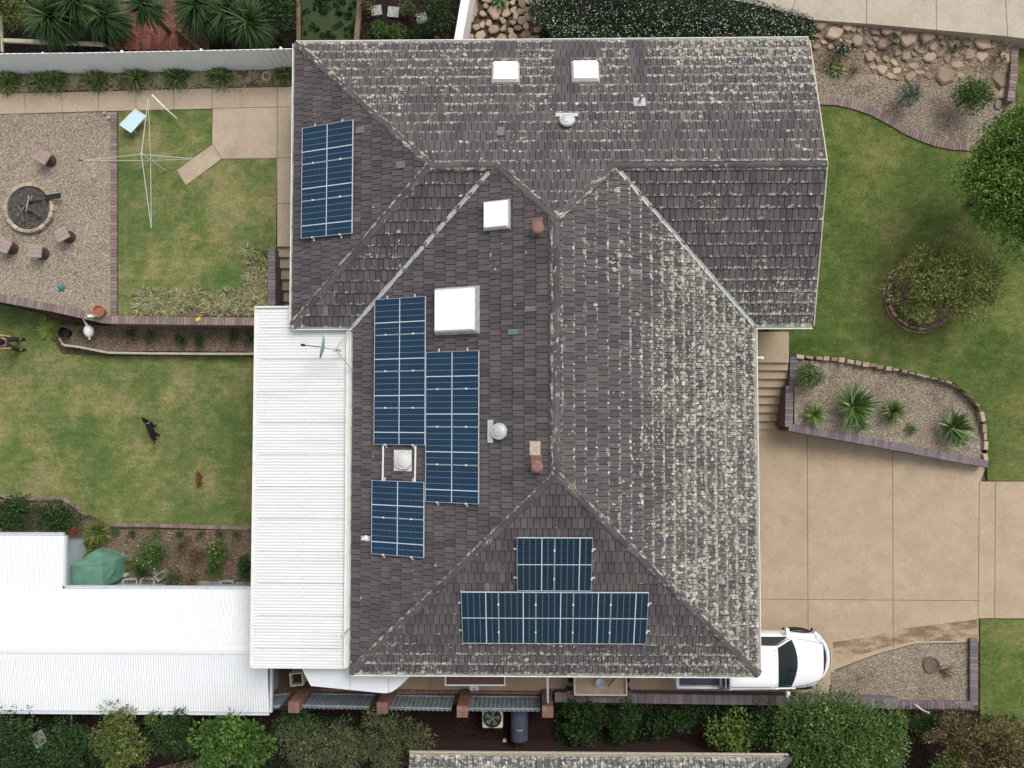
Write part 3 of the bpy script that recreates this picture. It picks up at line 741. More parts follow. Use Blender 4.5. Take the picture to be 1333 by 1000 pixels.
def inp(p, pg, m):
    n = len(pg); cx = sum(q[0] for q in pg) / n; cy = sum(q[1] for q in pg) / n
    for i in range(n):
        a, b = pg[i], pg[(i + 1) % n]; ex, ey = b[0] - a[0], b[1] - a[1]; L_ = math.hypot(ex, ey)
        s1 = (ex * (p[1] - a[1]) - ey * (p[0] - a[0])) / L_; s2 = (ex * (cy - a[1]) - ey * (cx - a[0])) / L_
        if s1 * (1 if s2 > 0 else -1) < -m: return False
    return True
def joinmesh(name, meshes, mat, parent, org):
    bm = bmesh.new()
    for m in meshes: bm.from_mesh(m)
    bmesh.ops.translate(bm, verts=bm.verts, vec=-org)
    bmesh.ops.recalc_face_normals(bm, faces=bm.faces)
    me = bpy.data.meshes.new(name); bm.to_mesh(me); bm.free()
    for m in meshes: bpy.data.meshes.remove(m)
    me.materials.append(MT[mat]); o = bpy.data.objects.new(name, me); COL.objects.link(o); o.parent = parent; ORG[o.name] = org
    return o
def uvobj(name, faces, mat, parent):
    """faces: list of (verts, uvs, (t,d))"""
    bm = bmesh.new(); lu = bm.loops.layers.uv.new('uv'); lt = bm.loops.layers.uv.new('td'); org = ORG[parent.name]
    for vs, uvs, td in faces:
        f = bm.faces.new([bm.verts.new(V3(v) - org) for v in vs])
        for lp, q in zip(f.loops, uvs): lp[lu].uv = q; lp[lt].uv = td
    me = bpy.data.meshes.new(name); bm.to_mesh(me); bm.free(); me.materials.append(MT[mat])
    o = bpy.data.objects.new(name, me); COL.objects.link(o); o.parent = parent; ORG[o.name] = org; return o
def caps(faces, a, b, R=.105, seg=.40, dd=.3, lift=.03):
    a, b = V3(a), V3(b); L_ = (b - a).length; n = max(1, round(L_ / seg)); t = (b - a).normalized()
    side = t.cross(V3((0, 0, 1))).normalized(); up = side.cross(t).normalized()
    if b.z < a.z: a, b = b, a; t = -t; side = -side
    for k in range(n):
        p0 = a + t * (k * L_ / n - .02); p1 = a + t * ((k + 1) * L_ / n + .01); tt = random.random() * .97
        r0, r1 = R * 1.08, R * .93; m = 7; off = random.uniform(0, 50)
        ring = []
        for q, r in ((p0, r0), (p1, r1)):
            ring.append([q + side * (math.cos(math.pi * i / m) * r) + up * (math.sin(math.pi * i / m) * r * .62 + lift - .055) for i in range(m + 1)])
        for i in range(m):
            faces.append(([ring[0][i], ring[1][i], ring[1][i + 1], ring[0][i + 1]], [(off + i * .05, 0.1), (off + i * .05, .3), (off + i * .05 + .05, .3), (off + i * .05 + .05, .1)], (tt, dd)))
        faces.append(([p0 + up * -.06] + ring[0], [(0, .2)] * (m + 2), (0, 0)))

house = T('house', 'large house with dark lichen-spotted tiled hip and gable roof', 'house', (xc, 0, 0))
ms = []
for k, (O, u, v, pg) in PL.items(): tiles(ms, k, O, u, v, pg, lambda a, b, p, k=k: dens(k, a, b, p))
roof = joinmesh('roof', ms, 'tile', house, V3((xc, 0, 0)))
fc = []
caps(fc, cA, w0, dd=.75); caps(fc, w0, jL, dd=.45); caps(fc, jL, apN, dd=.6); caps(fc, apN, jR, dd=.75); caps(fc, jR, w1, dd=.6)
caps(fc, w0, cG, dd=.6); caps(fc, apN, apS, dd=.7); caps(fc, apS, cE, dd=.6); caps(fc, apS, cD, dd=.7)
uvobj('ridge_cap', fc, 'tile', roof)
# mortar bedding showing beside the ridge caps
mort_m = simple('mortar_mat', (.44, .43, .36), (.10, .09, .085), 16, .95)
g = NG('mortar_bed_mat'); v = g.pos(); g.out(g.mix(g.ss(g.noise(v, 5.5, 5, .8), .47, .60), (.095, .085, .085), g.mix(g.noise(v, 19, 3, .7), (.50, .48, .40), (.30, .29, .22))), .95, .1); mort_m = g.m
for a, b, sgn in ((cA, w0, -1), (jL, apN, -1), (apN, jR, 1), (apN, apS, 1), (apS, cE, 1), (apS, cD, -1), (w0, cG, 1), (jR, w1, -1), (w0, jL, 1)):
    t = (b - a).normalized(); side = t.cross(V3((0, 0, 1))).normalized() * sgn; n_ = max(8, int((b - a).length / .12)); m = MB(); vs = []
    for k in range(n_ + 1):
        p = a.lerp(b, k / n_) + V3((0, 0, -.005)); w1_ = random.uniform(.105, .145)
        vs += [p + side * .07 + V3((0, 0, .05)), p + side * w1_ + V3((0, 0, .035)), p + side * (w1_ + .012) + V3((0, 0, -.05))]
    m.add(vs, [(3 * k, 3 * k + 1, 3 * k + 4, 3 * k + 3) for k in range(n_)] + [(3 * k + 1, 3 * k + 2, 3 * k + 5, 3 * k + 4) for k in range(n_)]); obj('mortar', m, mort_m, roof)
# valleys
for a, b in ((cF, jL), (cC2, jR)):
    mb = MB(); t = (b - a).normalized(); s_ = t.cross(V3((0, 0, 1))).normalized()
    a2 = a + V3((0, 0, .045)); b2 = b + V3((0, 0, .03)) - t * .1
    nseg = 24
    for k in range(nseg):
        q0, q1 = a2.lerp(b2, k / nseg), a2.lerp(b2, (k + 1) / nseg); wv = .055 + random.uniform(-.008, .008)
        mb.add([q0 - s_ * wv + V3((0, 0, .02)), q0, q1, q1 - s_ * wv + V3((0, 0, .02))], [(0, 1, 2, 3)])
        mb.add([q0, q0 + s_ * wv + V3((0, 0, .02)), q1 + s_ * wv + V3((0, 0, .02)), q1], [(0, 1, 2, 3)])
    obj('valley_flashing', mb, 'zinc', roof)
# gutters
def gutter(a, b, out):
    mb = MB(); a, b, out = V3(a), V3(b), V3(out); t = (b - a).normalized()
    prof = [(.0, -.02), (.0, -.12), (.075, -.12), (.085, .0), (.070, .0), (.062, -.1), (.01, -.1), (.01, -.02)]
    n = len(prof); vs = []
    for q in (a - t * .0, b + t * .0):
        for o_, z in prof: vs.append(q + out * (o_ + .012) + V3((0, 0, z)))
    mb.add(vs, [(i, (i + 1) % n, n + (i + 1) % n, n + i) for i in range(n)] + [tuple(range(n)), tuple(range(n, 2 * n))])
    mb.box((a + b) / 2 + V3((0, 0, -.11)) - out * .02, (abs(t.x) * (b - a).length + abs(t.y) * .03 + .001, abs(t.y) * (b - a).length + abs(t.x) * .03 + .001, .18))
    return mb
x_, y_ = V3((1, 0, 0)), V3((0, 1, 0))
for a, b, o_ in ((cA, cB, y_), (cG, cA, -x_), (cF, cG, -y_), (cE, cF, -x_), (cD, cE, -y_), (cC2, cD, x_), (cC, cC2, -y_)):
    obj('gutter', gutter(a, b, o_), 'gutw', house)
# gable barge
mb = MB()
for a, b in ((cB, w1), (w1, cC)):
    d_ = V3((.02, 0, -.02)); mb.add([a + d_, b + d_, b + d_ + V3((0, 0, -.2)), a + d_ + V3((0, 0, -.2)), a + d_ + V3((.03, 0, 0)), b + d_ + V3((.03, 0, 0)), b + d_ + V3((.03, 0, -.2)), a + d_ + V3((.03, 0, -.2))],
       [(0, 1, 2, 3), (4, 5, 6, 7), (0, 1, 5, 4), (3, 2, 6, 7), (0, 3, 7, 4), (1, 2, 6, 5)])
obj('barge_board', mb, 'offw', house)
# walls and soffit
ov = .5
mb = MB()
mb.prism([V3((xl + ov, ys + ov, 0)), V3((xr - ov, ys + ov, 0)), V3((xr - ov, ym + ov, 0)), V3((gx - .15, ym + ov, 0)), V3((gx - .15, yn - ov, 0)), V3((wx + ov, yn - ov, 0)), V3((wx + ov, ym + ov, 0)), V3((xl + ov, ym + ov, 0))], 0, ze - .14)
mb.add([V3((gx - .15, yn - ov, ze - .15)), V3((gx - .15, ym + ov, ze - .15)), V3((gx - .15, yw, zw - .1))], [(0, 1, 2)])
obj('wall', mb, 'brickW', house)
mb = MB()
mb.prism([V3((xl, ys, 0)), V3((xr, ys, 0)), V3((xr, ym, 0)), V3((gx, ym, 0)), V3((gx, yn, 0)), V3((wx, yn, 0)), V3((wx, ym, 0)), V3((xl, ym, 0))], ze - .14, ze - .12)
obj('soffit', mb, 'offw', house)
def window(c, wd, h, ax):
    n = V3((0, -1, 0)) if ax == 'S' else V3((1, 0, 0)) if ax == 'E' else V3((0, 1, 0)) if ax == 'N' else V3((-1, 0, 0))
    t = n.cross(V3((0, 0, 1))); c = V3(c); m = MB()
    def bx(o, s1, s2, th, dep): m.box(c + t * o[0] + V3((0, 0, o[1])) + n * dep, (abs(t.x) * s1 + abs(n.x) * th, abs(t.y) * s1 + abs(n.y) * th, s2))
    bx((0, h / 2), wd + .1, .06, .08, .02); bx((0, -h / 2), wd + .1, .06, .08, .02)
    for s_ in (-1, 0, 1): bx((s_ * wd / 2, 0), .05, h - .07, .07, .02)
    f = obj('window', m, 'white', house); m = MB()
    m.box(c + n * .012, (abs(t.x) * wd + abs(n.x) * .02, abs(t.y) * wd + abs(n.y) * .02, h)); obj('pane', m, 'glass', f)
for x in (-2.2, .6, 3.6): window((x, ys + ov, 1.6), 1.5, 1.1, 'S')
for y in (-5, -1.5, 1.2): window((xr - ov, y, 1.7), 1.5, 1.2, 'E')
for x in (-4, 0, 4, 7): window((x, yn - ov, 2.2), 1.4, .9, 'N')
for y in (-5, -2, 1): window((xl + ov, y, 1.6), 1.6, 1.3, 'W')

def fr(k, px, py, off=0.0):
    O, u, v, _ = PL[k]; n = pn(k); p = RP(px, py, O, n, off); return p, Matrix((u, v, n)).transposed() if u.cross(v).dot(n) > 0 else Matrix((-u, v, n)).transposed(), n
def skylight(k, px, py, s, hgt, big=False, sy=None):
    p, M, n = fr(k, px, py, hgt); p = p - n * hgt; sy = sy or s
    m = MB(); m.box(p + n * (hgt * .45), (s + .06, sy + .06, hgt * .9), M=M)
    if big: m.box(p + n * .03, (s + .14, sy + .14, .05), M=M)
    else: m.box(p + n * .045, (s + .09, sy + .09, .03), M=M)
    f = obj('skylight', m, 'zinc', roof)
    m = MB(); m.box(p + n * (hgt * .95 + .03), (s, sy, .10), M=M, taper=.96); obj('dome', m, 'opal', f, bevel=.02)
skylight('N', 658, 93.5, .70, .12, sy=.68); skylight('N', 762, 92.5, .70, .12, sy=.68); skylight('W', 645.5, 279.5, .70, .12, sy=.68)
skylight('W', 591.5, 403.5, 1.14, .22, True, sy=1.18)
def vent(k, px, py, dome, flash, mat='zinc', hgt=.16):
    p, M, n = fr(k, px, py, 0.0)
    m = MB(); m.box(p + M @ V3((flash[2], flash[3], .045)), (flash[0], flash[1], .02), M=M); b = obj('roof_vent', m, mat, roof)
    m = MB(); m.lathe([(dome * .8, .03), (dome * .82, hgt * .5), (dome, hgt * .6), (dome * 1.02, hgt * .75), (dome * .93, hgt), (dome * .85, hgt * .96), (dome * .5, hgt * 1.22), (.01, hgt * 1.3)], p, 28, M); obj('cap', m, mat, b, smooth=False)
ventmat = simple('vent_mat', (.52, .55, .54), (.42, .45, .44), 8, .4, metal=.1); MT['vent'] = ventmat
MT['ventw'] = simple('white_vent_mat', (.68, .68, .65), (.55, .55, .50), 8, .5)
vent('N', 738, 160, .22, (.62, .12, 0, -.24), 'vent'); vent('W', 652, 561.5, .22, (.60, .16, 0, -.28), 'vent')
vent('W', 528, 599.5, .25, (.58, .56, 0, -.06), 'ventw')
def claypipe(px, py):
    p, M, n = fr('W', px, py, .12); p = p - n * .12; m = MB(); m.box(p + M @ V3((-.06, 0, .045)), (.48, .30, .02), M=M)
    b = obj('flue_tile', m, 'clayr', roof); m = MB(); m.lathe([(.12, 0), (.12, .16), (.155, .17), (.155, .22), (.11, .25), (.01, .26)], p, 20); obj('flue', m, 'clayr', b)
claypipe(698, 297.5); claypipe(697, 607)
def oddtile(k, px, py, sx, sy, mat):
    p, M, n = fr(k, px, py, .05); m = MB(); m.box(p, (sx, sy, .02), M=M); return obj('replacement_tile', m, mat, roof), p, M, n
MT['cream'] = simple('cream_tile_mat', (.55, .48, .36), (.40, .34, .26), 14, .8)
MT['pinkt'] = simple('pinkish_tile_mat', (.20, .16, .165), (.15, .12, .125), 14, .8)
MT['lead'] = simple('lead_flashing_mat', (.52, .48, .53), (.36, .33, .38), 12, .6)
MT['tealt'] = simple('teal_tile_mat', (.14, .22, .20), (.10, .16, .15), 14, .8)
oddtile('W', 696.5, 583.5, .36, .29, 'cream'); oddtile('W', 668, 432, .14, .30, 'tealt'); oddtile('WW', 469, 169, .19, .28, 'pinkt'); oddtile('WW', 521.5, 214.5, .19, .28, 'pinkt')
oddtile('N', 652, 171, .2, .3, 'pinkt')
o, p, M, n = oddtile('N', 832.5, 133, .33, .30, 'lead'); m = MB(); m.tube([p, p + n * .06, p + V3((.02, .05, .33))], [.07, .04, .03], 10); obj('pipe', m, 'lead', o)
o, p, M, n = oddtile('W', 476, 701, .14, .30, 'lead'); m = MB(); m.lathe([(.09, 0), (.045, .08), (.03, .16), (.01, .16)], p, 14, M); obj('pipe', m, 'white', o)
# roof rails (left ends)
# ================================================================ SOLAR PANELS
def panel_proto(name, Lw, Lh, mat):
    """local: x = short edge (Lw), y = long edge (Lh), z = normal"""
    root = T(name, '', 'solar panel', (0, 0, 0)); t = .03; fw = .011
    m = MB()
    m.box((0, Lh / 2 - fw / 2, 0), (Lw, fw, .042)); m.box((0, -Lh / 2 + fw / 2, 0), (Lw, fw, .042))
    m.box((Lw / 2 - .003, 0, 0), (.006, Lh - 2 * fw, .04)); m.box((-Lw / 2 + .003, 0, 0), (.006, Lh - 2 * fw, .04))
    obj('frame', m, 'frame', root, local=True)
    me = bpy.data.meshes.new('cell_glass'); x, y = Lw / 2 - fw, Lh / 2 - fw
    me.from_pydata([(-x, -y, .012), (x, -y, .012), (x, y, .012), (-x, y, .012), (-x, -y, -.01), (x, -y, -.01), (x, y, -.01), (-x, y, -.01)], [], [(0, 1, 2, 3), (7, 6, 5, 4)])
    uvl = me.uv_layers.new(name='uv')
    for lp, q in zip(uvl.data, [(0, 0), (1, 0), (1, 1), (0, 1)] * 2): lp.uv = q
    me.materials.append(MT[mat]); c = bpy.data.objects.new('cell_glass', me); COL.objects.link(c); c.parent = root
    for s_ in (-1, 1):
        m = MB(); m.box((Lw / 2, s_ * Lh * .27, .030), (.045, .05, .016)); obj('clamp', m, 'white', root, local=True)
    return root
first = True; protos = {}
def array(k, tl, tr, bl, n, along, labels, group, mat='cells', off=.11):
    """along='u': panels repeat along eave direction"""
    O, u, v, _ = PL[k]; nn = pn(k)
    q = [RP(*c, O, nn, off) for c in (tl, tr, bl)]
    c4 = q[1] + q[2] - q[0]; us = [(p - O).dot(u) for p in q + [c4]]; vs = [(p - O).dot(v) for p in q + [c4]]
    if along == 'u':
        ua, ub = min(us), max(us); vm = (min(vs) + max(vs)) / 2; Lw = (ub - ua) / n; Lh = max(vs) - min(vs)
    print('array', k, n, round(Lw, 3), round(Lh, 3))
    Lh = (abs(vs[1] - vs[0]) + abs(vs[3] - vs[2])) / 2 if abs(vs[1] - vs[0]) > .8 else (abs(vs[2] - vs[0]) + abs(vs[3] - vs[1])) / 2
    vm = sum(vs) / 4
    key = (k, n)
    pr = panel_proto('solar_panel', Lw - .008, Lh, mat)
    for i in range(n):
        uu = ub - (i + .5) * Lw if labels[0] == 'top' else ua + (i + .5) * Lw
        p = O + u * uu + v * vm + nn * off
        xa = -u if labels[0] == 'top' else u; ya = nn.cross(xa)
        M = Matrix((xa, ya, nn)).transposed().to_4x4(); M.translation = p
        lab = labels[1 + i]
        if i == 0: pr.matrix_world = M; pr['label'] = lab; pr['group'] = group; ORG[pr.name] = p
        else: dup(pr, M=M, label=lab, group=group)
    # rails under the panels
    for s_ in (-1, 1):
        m = MB(); a = O + u * (ua - .09) + v * (vm + s_ * Lh * .27) + nn * (off - .05); b = O + u * (ub + .09) + v * (vm + s_ * Lh * .27) + nn * (off - .05)
        m.tube([a, b], .022, 4)
        obj('mounting_rail', m, 'frame', label=('lower' if s_ < 0 else 'upper') + ' thin rail under the ' + group, cat='rail')
    return Lw, Lh
ordn = ['first', 'second', 'third', 'fourth', 'fifth']
array('WW', (394, 167), (460, 161), (392, 306), 3, 'u', ['top', 'topmost of the three blue solar panels on the north-west hip', 'middle of the three blue solar panels on the north-west hip', 'lowest of the three blue solar panels on the north-west hip'], 'solar panels on the north-west hip')
array('W', (488, 390), (554, 387.5), (487, 577), 4, 'u', ['top'] + [f'{o} blue solar panel from the top in the column left of the big skylight' for o in ordn[:4]], 'solar panels left of the big skylight')
array('W', (555, 458.5), (624, 457.5), (553.5, 652), 4, 'u', ['top'] + [f'{o} blue solar panel from the top in the column below the big skylight' for o in ordn[:4]], 'solar panels below the big skylight')
array('W', (485, 627), (553, 627.5), (483, 721), 2, 'u', ['top', 'upper of two blue solar panels under the square roof vent', 'lower of two blue solar panels under the square roof vent'], 'solar panels under the square roof vent')
array('S', (674, 700), (772, 700), (673, 769), 2, 'u', ['left', 'left one of two dark solar panels above the row of five on the south hip', 'right one of two dark solar panels above the row of five on the south hip'], 'pair of dark solar panels on the south hip', 'cells2')
array('S', (601, 771), (845, 771), (602, 837.5), 5, 'u', ['left'] + [f'{o} dark solar panel from the left in the row of five on the south hip' for o in ordn], 'row of five dark solar panels on the south hip', 'cells2')
m1, m2 = fr('W', 499, 577, .06)[0], fr('W', 499, 628, .06)[0]
for x, lb in ((499, 'left'), (541, 'right')):
    m = MB(); m.tube([fr('W', x, 574, .07)[0], fr('W', x - 1, 630, .07)[0]], .028, 6); obj('mounting_rail', m, 'white', label=f'bare white rail {lb} of the square roof vent between two panel blocks', cat='rail')
def dish():
    z0 = 3.9; c = P(421.5, 452, z0); r = T('satellite_dish', 'blue-grey satellite dish on tripod struts above the white patio roof', 'satellite dish', P(430, 455, 3.1))
    R = Matrix.Rotation(rad(-8), 3, 'Z') @ Matrix.Rotation(rad(-78), 3, 'Y'); m = MB()
    m.lathe([(.0, 0), (.12, .008), (.25, .03), (.345, .065), (.35, .055), (.25, .015), (.1, -.01), (.01, -.015)], c, 28, R); obj('reflector', m, simple('dish_mat', (.30, .38, .38), (.24, .31, .31), 6, .6), r, smooth=True)
    m = MB(); b = c + V3((.3, -.05, -.1)); m.tube([c + V3((.04, 0, -.05)), b], .035, 6); m.tube([b + V3((0, -.02, .1)), b + V3((0, -.02, -.1))], .05, 8)
    m.tube([b, e['F'] + V3((-.02, 0, .05))], .02, 6); m.tube([b, P(459, 483, 3.25)], .014, 6); m.tube([b, b + V3((0, 0, -.62))], .022, 6); obj('mount', m, 'steel', r)
    m = MB(); f = P(397, 449.5, z0 + .1); m.tube([c + V3((0, 0, -.2)), c.lerp(f, .5) + V3((0, 0, -.12)), f], .013, 6); m.tube([f, f + V3((-.11, .01, .0))], .035, 8); obj('feed_arm', m, 'black', r)
dish()
def yagi():
    r = T('tv_antenna', 'thin metal television antenna lying level over the white patio roof', 'antenna', P(446, 828, 3.1)); z = 3.9
    m = MB(); a, b = P(402, 820, z), P(450, 829, z); m.tube([a, b], .008, 6)
    for k in range(13):
        c = a.lerp(b, k / 12.5); l = .10 + .035 * k / 12; m.tube([c + V3((0, l, 0)), c - V3((0, l, 0))], .0045, 5)
    obj('boom', m, 'frame', r)
    m = MB(); q = P(446, 828, z); m.tube([q + V3((0, 0, .1)), V3((q.x, q.y, 3.05))], .018, 8); m.ell(q, (.06, .04, .04)); obj('mast', m, 'steel', r)
yagi()

# ================================================================ PATIO ROOF, GARAGE
def corr(mb, x0, x1, y0, y1, zf, along='x', per=.0762, amp=.009):
    """corrugations run along `along`"""
    if along == 'x':
        n = int(abs(y1 - y0) / per * 6); t = np.linspace(y0, y1, n + 1)
        for a, b in zip(t[:-1], t[1:]):
            da, db = (amp * math.sin(2 * math.pi * q / per) for q in (a, b))
            mb.add([(x0, a, zf(x0, a) + da), (x1, a, zf(x1, a) + da), (x1, b, zf(x1, b) + db), (x0, b, zf(x0, b) + db)], [(0, 1, 2, 3)], .5)
    else:
        n = int(abs(x1 - x0) / per * 6); t = np.linspace(x0, x1, n + 1)
        for a, b in zip(t[:-1], t[1:]):
            da, db = (amp * math.sin(2 * math.pi * q / per) for q in (a, b))
            mb.add([(a, y0, zf(a, y0) + da), (b, y0, zf(b, y0) + db), (b, y1, zf(b, y1) + db), (a, y1, zf(a, y1) + da)], [(0, 1, 2, 3)], .5)
pr = T('patio_roof', 'long white corrugated patio roof along the west side of the house', 'patio roof', P(395, 640, 0))
zp = 3.0; a = P(334, 401, zp); b = P(457, 868, zp); pl_ = (P(334, 401, zp).x + P(328.5, 868, zp).x) / 2
zf = lambda x, y: 2.94 + (x - pl_) * .02
m = MB(); corr(m, pl_, xl + .01 - .1, b.y, a.y - .01, zf, 'x', .088, .006)
obj('roof_sheet', m, 'corr', pr)
m = MB()
for k in range(11):
    yy = b.y + .5 + k * (a.y - b.y - .7) / 10.4
    m.box(((pl_ + xl) / 2 - .05, yy, zf((pl_ + xl) / 2, 0) + .008), (xl - pl_ - .3, .012, .006), M=Matrix.Rotation(-.02, 3, 'Y'))
obj('sheet_lap', m, 'steel', pr)
m = MB()
for xx in (pl_ + .25, (pl_ + xl) / 2, xl - .45):
    for k in range(40): m.lathe([(.012, 0), (.012, .012), (.004, .016)], (xx, b.y + .2 + k * (a.y - b.y - .4) / 39, zf(xx, 0) + .004), 6)
obj('screws', m, 'steel', pr, kind='stuff')
m = MB(); m.box((xl - .15, (a.y + b.y) / 2 - .25, 3.09), (.16, a.y - b.y - .5, .025)); obj('flashing', m, 'white', pr)
m = MB(); m.box((pl_ - .04, (a.y + b.y) / 2, 2.9), (.09, a.y - b.y + .1, .1)); m.box(((pl_ + xl) / 2, b.y - .03, 2.95), (xl - pl_, .05, .14)); m.box(((pl_ + wx) / 2, a.y + .03, 2.95), (wx - pl_ + .1, .05, .12)); obj('gutter', m, 'white', pr)
for k in range(5):
    m = MB(); y = b.y + .2 + (a.y - b.y - .4) * k / 4; m.box((pl_ + .15, y, 1.43), (.1, .1, 2.86)); obj('post', m, 'white', pr)
# garage
gr = T('garage', 'long white corrugated garage roof with an inner L-shaped corner', 'garage', P(150, 850, 0))
z0 = 1.5; gxa = P(82, 765, z0).x; gxi = P(82, 700, z0).x; gy1 = P(40, 697, z0).y; gy2 = P(200, 766.5, z0).y; gyr = P(200, 845, 1.8).y; gy3 = P(200, 926, z0).y; gx2 = P(351, 900, z0).x; gx0 = -24
sl = (1.8 - z0) / (gy2 - gyr); sl2 = (1.8 - z0) / (gyr - gy3)
zg = lambda x, y: (1.8 - (y - gyr) * sl) if y > gyr else 1.8 - (gyr - y) * sl2
zg2 = lambda x, y: z0 + .02 if y > gy2 + .01 else zg(x, y)
m = MB(); corr(m, gx0, gxa, gyr, gy2, zg, 'y', .0762, .009); corr(m, gx0, gxa, gy2, gy1, zg2, 'y', .0762, .009); corr(m, gxa, gx2, gyr, gy2, zg, 'y', .0762, .009); corr(m, gx0, gx2, gy3, gyr, zg, 'y', .0762, .009)
obj('roof_sheet', m, 'corr2', gr)
m = MB(); m.add([(gx0, gyr + .13, 1.815), (gx2, gyr + .13, 1.815), (gx2, gyr, 1.835), (gx0, gyr, 1.835)], [(0, 1, 2, 3)]); m.add([(gx0, gyr, 1.835), (gx2, gyr, 1.835), (gx2, gyr - .13, 1.815), (gx0, gyr - .13, 1.815)], [(0, 1, 2, 3)]); obj('ridge_cap', m, 'corr2', gr)
m = MB()
for A_, B_ in (((gx0, gy1), (gxa, gy1)), ((gxa, gy1), (gxa, gy2)), ((gxa, gy2), (gx2, gy2)), ((gx0, gy3), (gx2, gy3)), ((gx2, gy2), (gx2, gy3))):
    cx, cy = (A_[0] + B_[0]) / 2, (A_[1] + B_[1]) / 2; lx, ly = abs(A_[0] - B_[0]), abs(A_[1] - B_[1]); vert = lx < ly
    sgn = {0: 0}; ox = .05 if vert else 0; oy = 0 if vert else (.05 if cy > gyr else -.05)
    m.box((cx + ox, cy + oy, z0 - .02), (max(lx, .08), max(ly, .08), .10)); m.box((cx + ox * 1.6, cy + oy * 1.6, z0 - .012), (max(lx, .012), max(ly, .012), .12))
obj('gutter', m, 'frame', gr)
m = MB(); wz = z0 - .1
gwx = gxa - .06
m.prism([V3((gx0, gy3 + .25, 0)), V3((gx2 - .2, gy3 + .25, 0)), V3((gx2 - .2, gy2 - .12, 0)), V3((gwx, gy2 - .12, 0)), V3((gwx, gy1 - .3, 0)), V3((gx0, gy1 - .3, 0))], 0, wz); obj('wall', m, simple('garage_wall_mat', (.42, .47, .50), (.36, .41, .44), 2, .6), gr)

# ================================================================ FENCES, PIERS, SOUTH SIDE
def sheetfence(name, label, pts, z0, h, mat, rib=.25, amp=.03, th=.01, rail=True):
    W = [P(x, y, z0) for x, y in pts]; c = sum(W, V3((0, 0, 0))) / len(W); r = T(name, label, 'fence', c); m = MB(); mr = MB()
    for a, b in zip(W[:-1], W[1:]):
        t = (b - a).normalized(); n = V3((-t.y, t.x, 0)); L_ = (b - a).length; s_ = 0; k = 0; pts2 = []
        while s_ < L_:
            ph = k % 4; pts2.append(a + t * min(s_, L_) + n * (amp if ph in (1, 2) else 0)); s_ += (rib * .32, rib * .12, rib * .32, rib * .24)[ph]; k += 1
        pts2.append(b)
        for p, q in zip(pts2[:-1], pts2[1:]):
            m.add([p, q, q + V3((0, 0, h)), p + V3((0, 0, h))], [(0, 1, 2, 3)])
            m.add([p + n * th, q + n * th, q + n * th + V3((0, 0, h)), p + n * th + V3((0, 0, h))], [(3, 2, 1, 0)])
            m.add([p + V3((0, 0, h)), q + V3((0, 0, h)), q + n * th + V3((0, 0, h)), p + n * th + V3((0, 0, h))], [(0, 1, 2, 3)])
        if rail: mr.box((a + b) / 2 + n * .05 + V3((0, 0, h - .12)), (L_, .04, .05), rz=math.atan2(t.y, t.x)); mr.box((a + b) / 2 + n * .05 + V3((0, 0, .15)), (L_, .04, .05), rz=math.atan2(t.y, t.x))
    obj('panel', m, mat, r)
    if rail: obj('rail', mr, mat, r)
    for i in range(int(sum((b - a).length for a, b in zip(W[:-1], W[1:])) / 2.4) + 1):
        a, b = W[0], W[-1]; q = a.lerp(b, min(1, i * 2.4 / (b - a).length)); mm = MB(); t = (b - a).normalized(); n = V3((-t.y, t.x, 0)); mm.box(q + n * .06 + V3((0, 0, h / 2)), (.06, .06, h - .02)); obj('post', mm, mat, r)
    return r
sheetfence('fence', 'long pale corrugated steel fence along the top left garden', [(-200, 104), (0, 97.5), (140, 96), (402, 91)], ZU, 1.42, 'fence', rib=.2, amp=.014)
m = MB(); m.prism([P(590, 56, 2.3), P(601, 56, 2.3), P(622, -60, 2.3), P(610, -60, 2.3)], 1.0, 2.3); obj('wall', m, 'fence', label='narrow pale rendered wall between the dark shrubs and the rock wall', cat='wall', bevel=.02)
sheetfence('fence', 'blue-grey steel fence panel left of the first brick pier', [(352, 905), (379, 903)], .05, 1.3, 'fence2', .12, .02)
sheetfence('fence', 'blue-grey steel fence panel between the first and second brick piers', [(396, 902.5), (490, 904.5)], .05, 1.3, 'fence2', .14, .03)
sheetfence('fence', 'grey steel fence panel between the second and third brick piers', [(508, 905), (592, 906.5)], .05, 1.3, 'fence2', .14, .03)
sheetfence('fence', 'grey steel fence panel between the third and fourth brick piers', [(614, 906.5), (703, 907)], .05, 1.3, 'fence2', .14, .03)
for i, (x, y) in enumerate(((383, 920), (498, 921), (602, 926), (713, 926))):
    q = P(x, y, 1.55); r = T('brick_pier', f'{["first","second","third","fourth"][i]} square red brick pier from the left in the south fence', 'pier', (q.x, q.y, 0), 'brick piers in the south fence'); m = MB()
    for k in range(18): m.box((q.x, q.y, .043 + k * .086), (.32, .32, .076))
    obj('shaft', m, 'brickR', r); m = MB(); m.box((q.x - .085, q.y - .085, 1.575), (.165, .165, .05)); m.box((q.x + .085, q.y + .085, 1.576), (.165, .165, .05)); m.box((q.x - .085, q.y + .085, 1.574), (.165, .165, .05)); m.box((q.x + .085, q.y - .085, 1.577), (.165, .165, .05)); obj('cap', m, 'brickR', r)
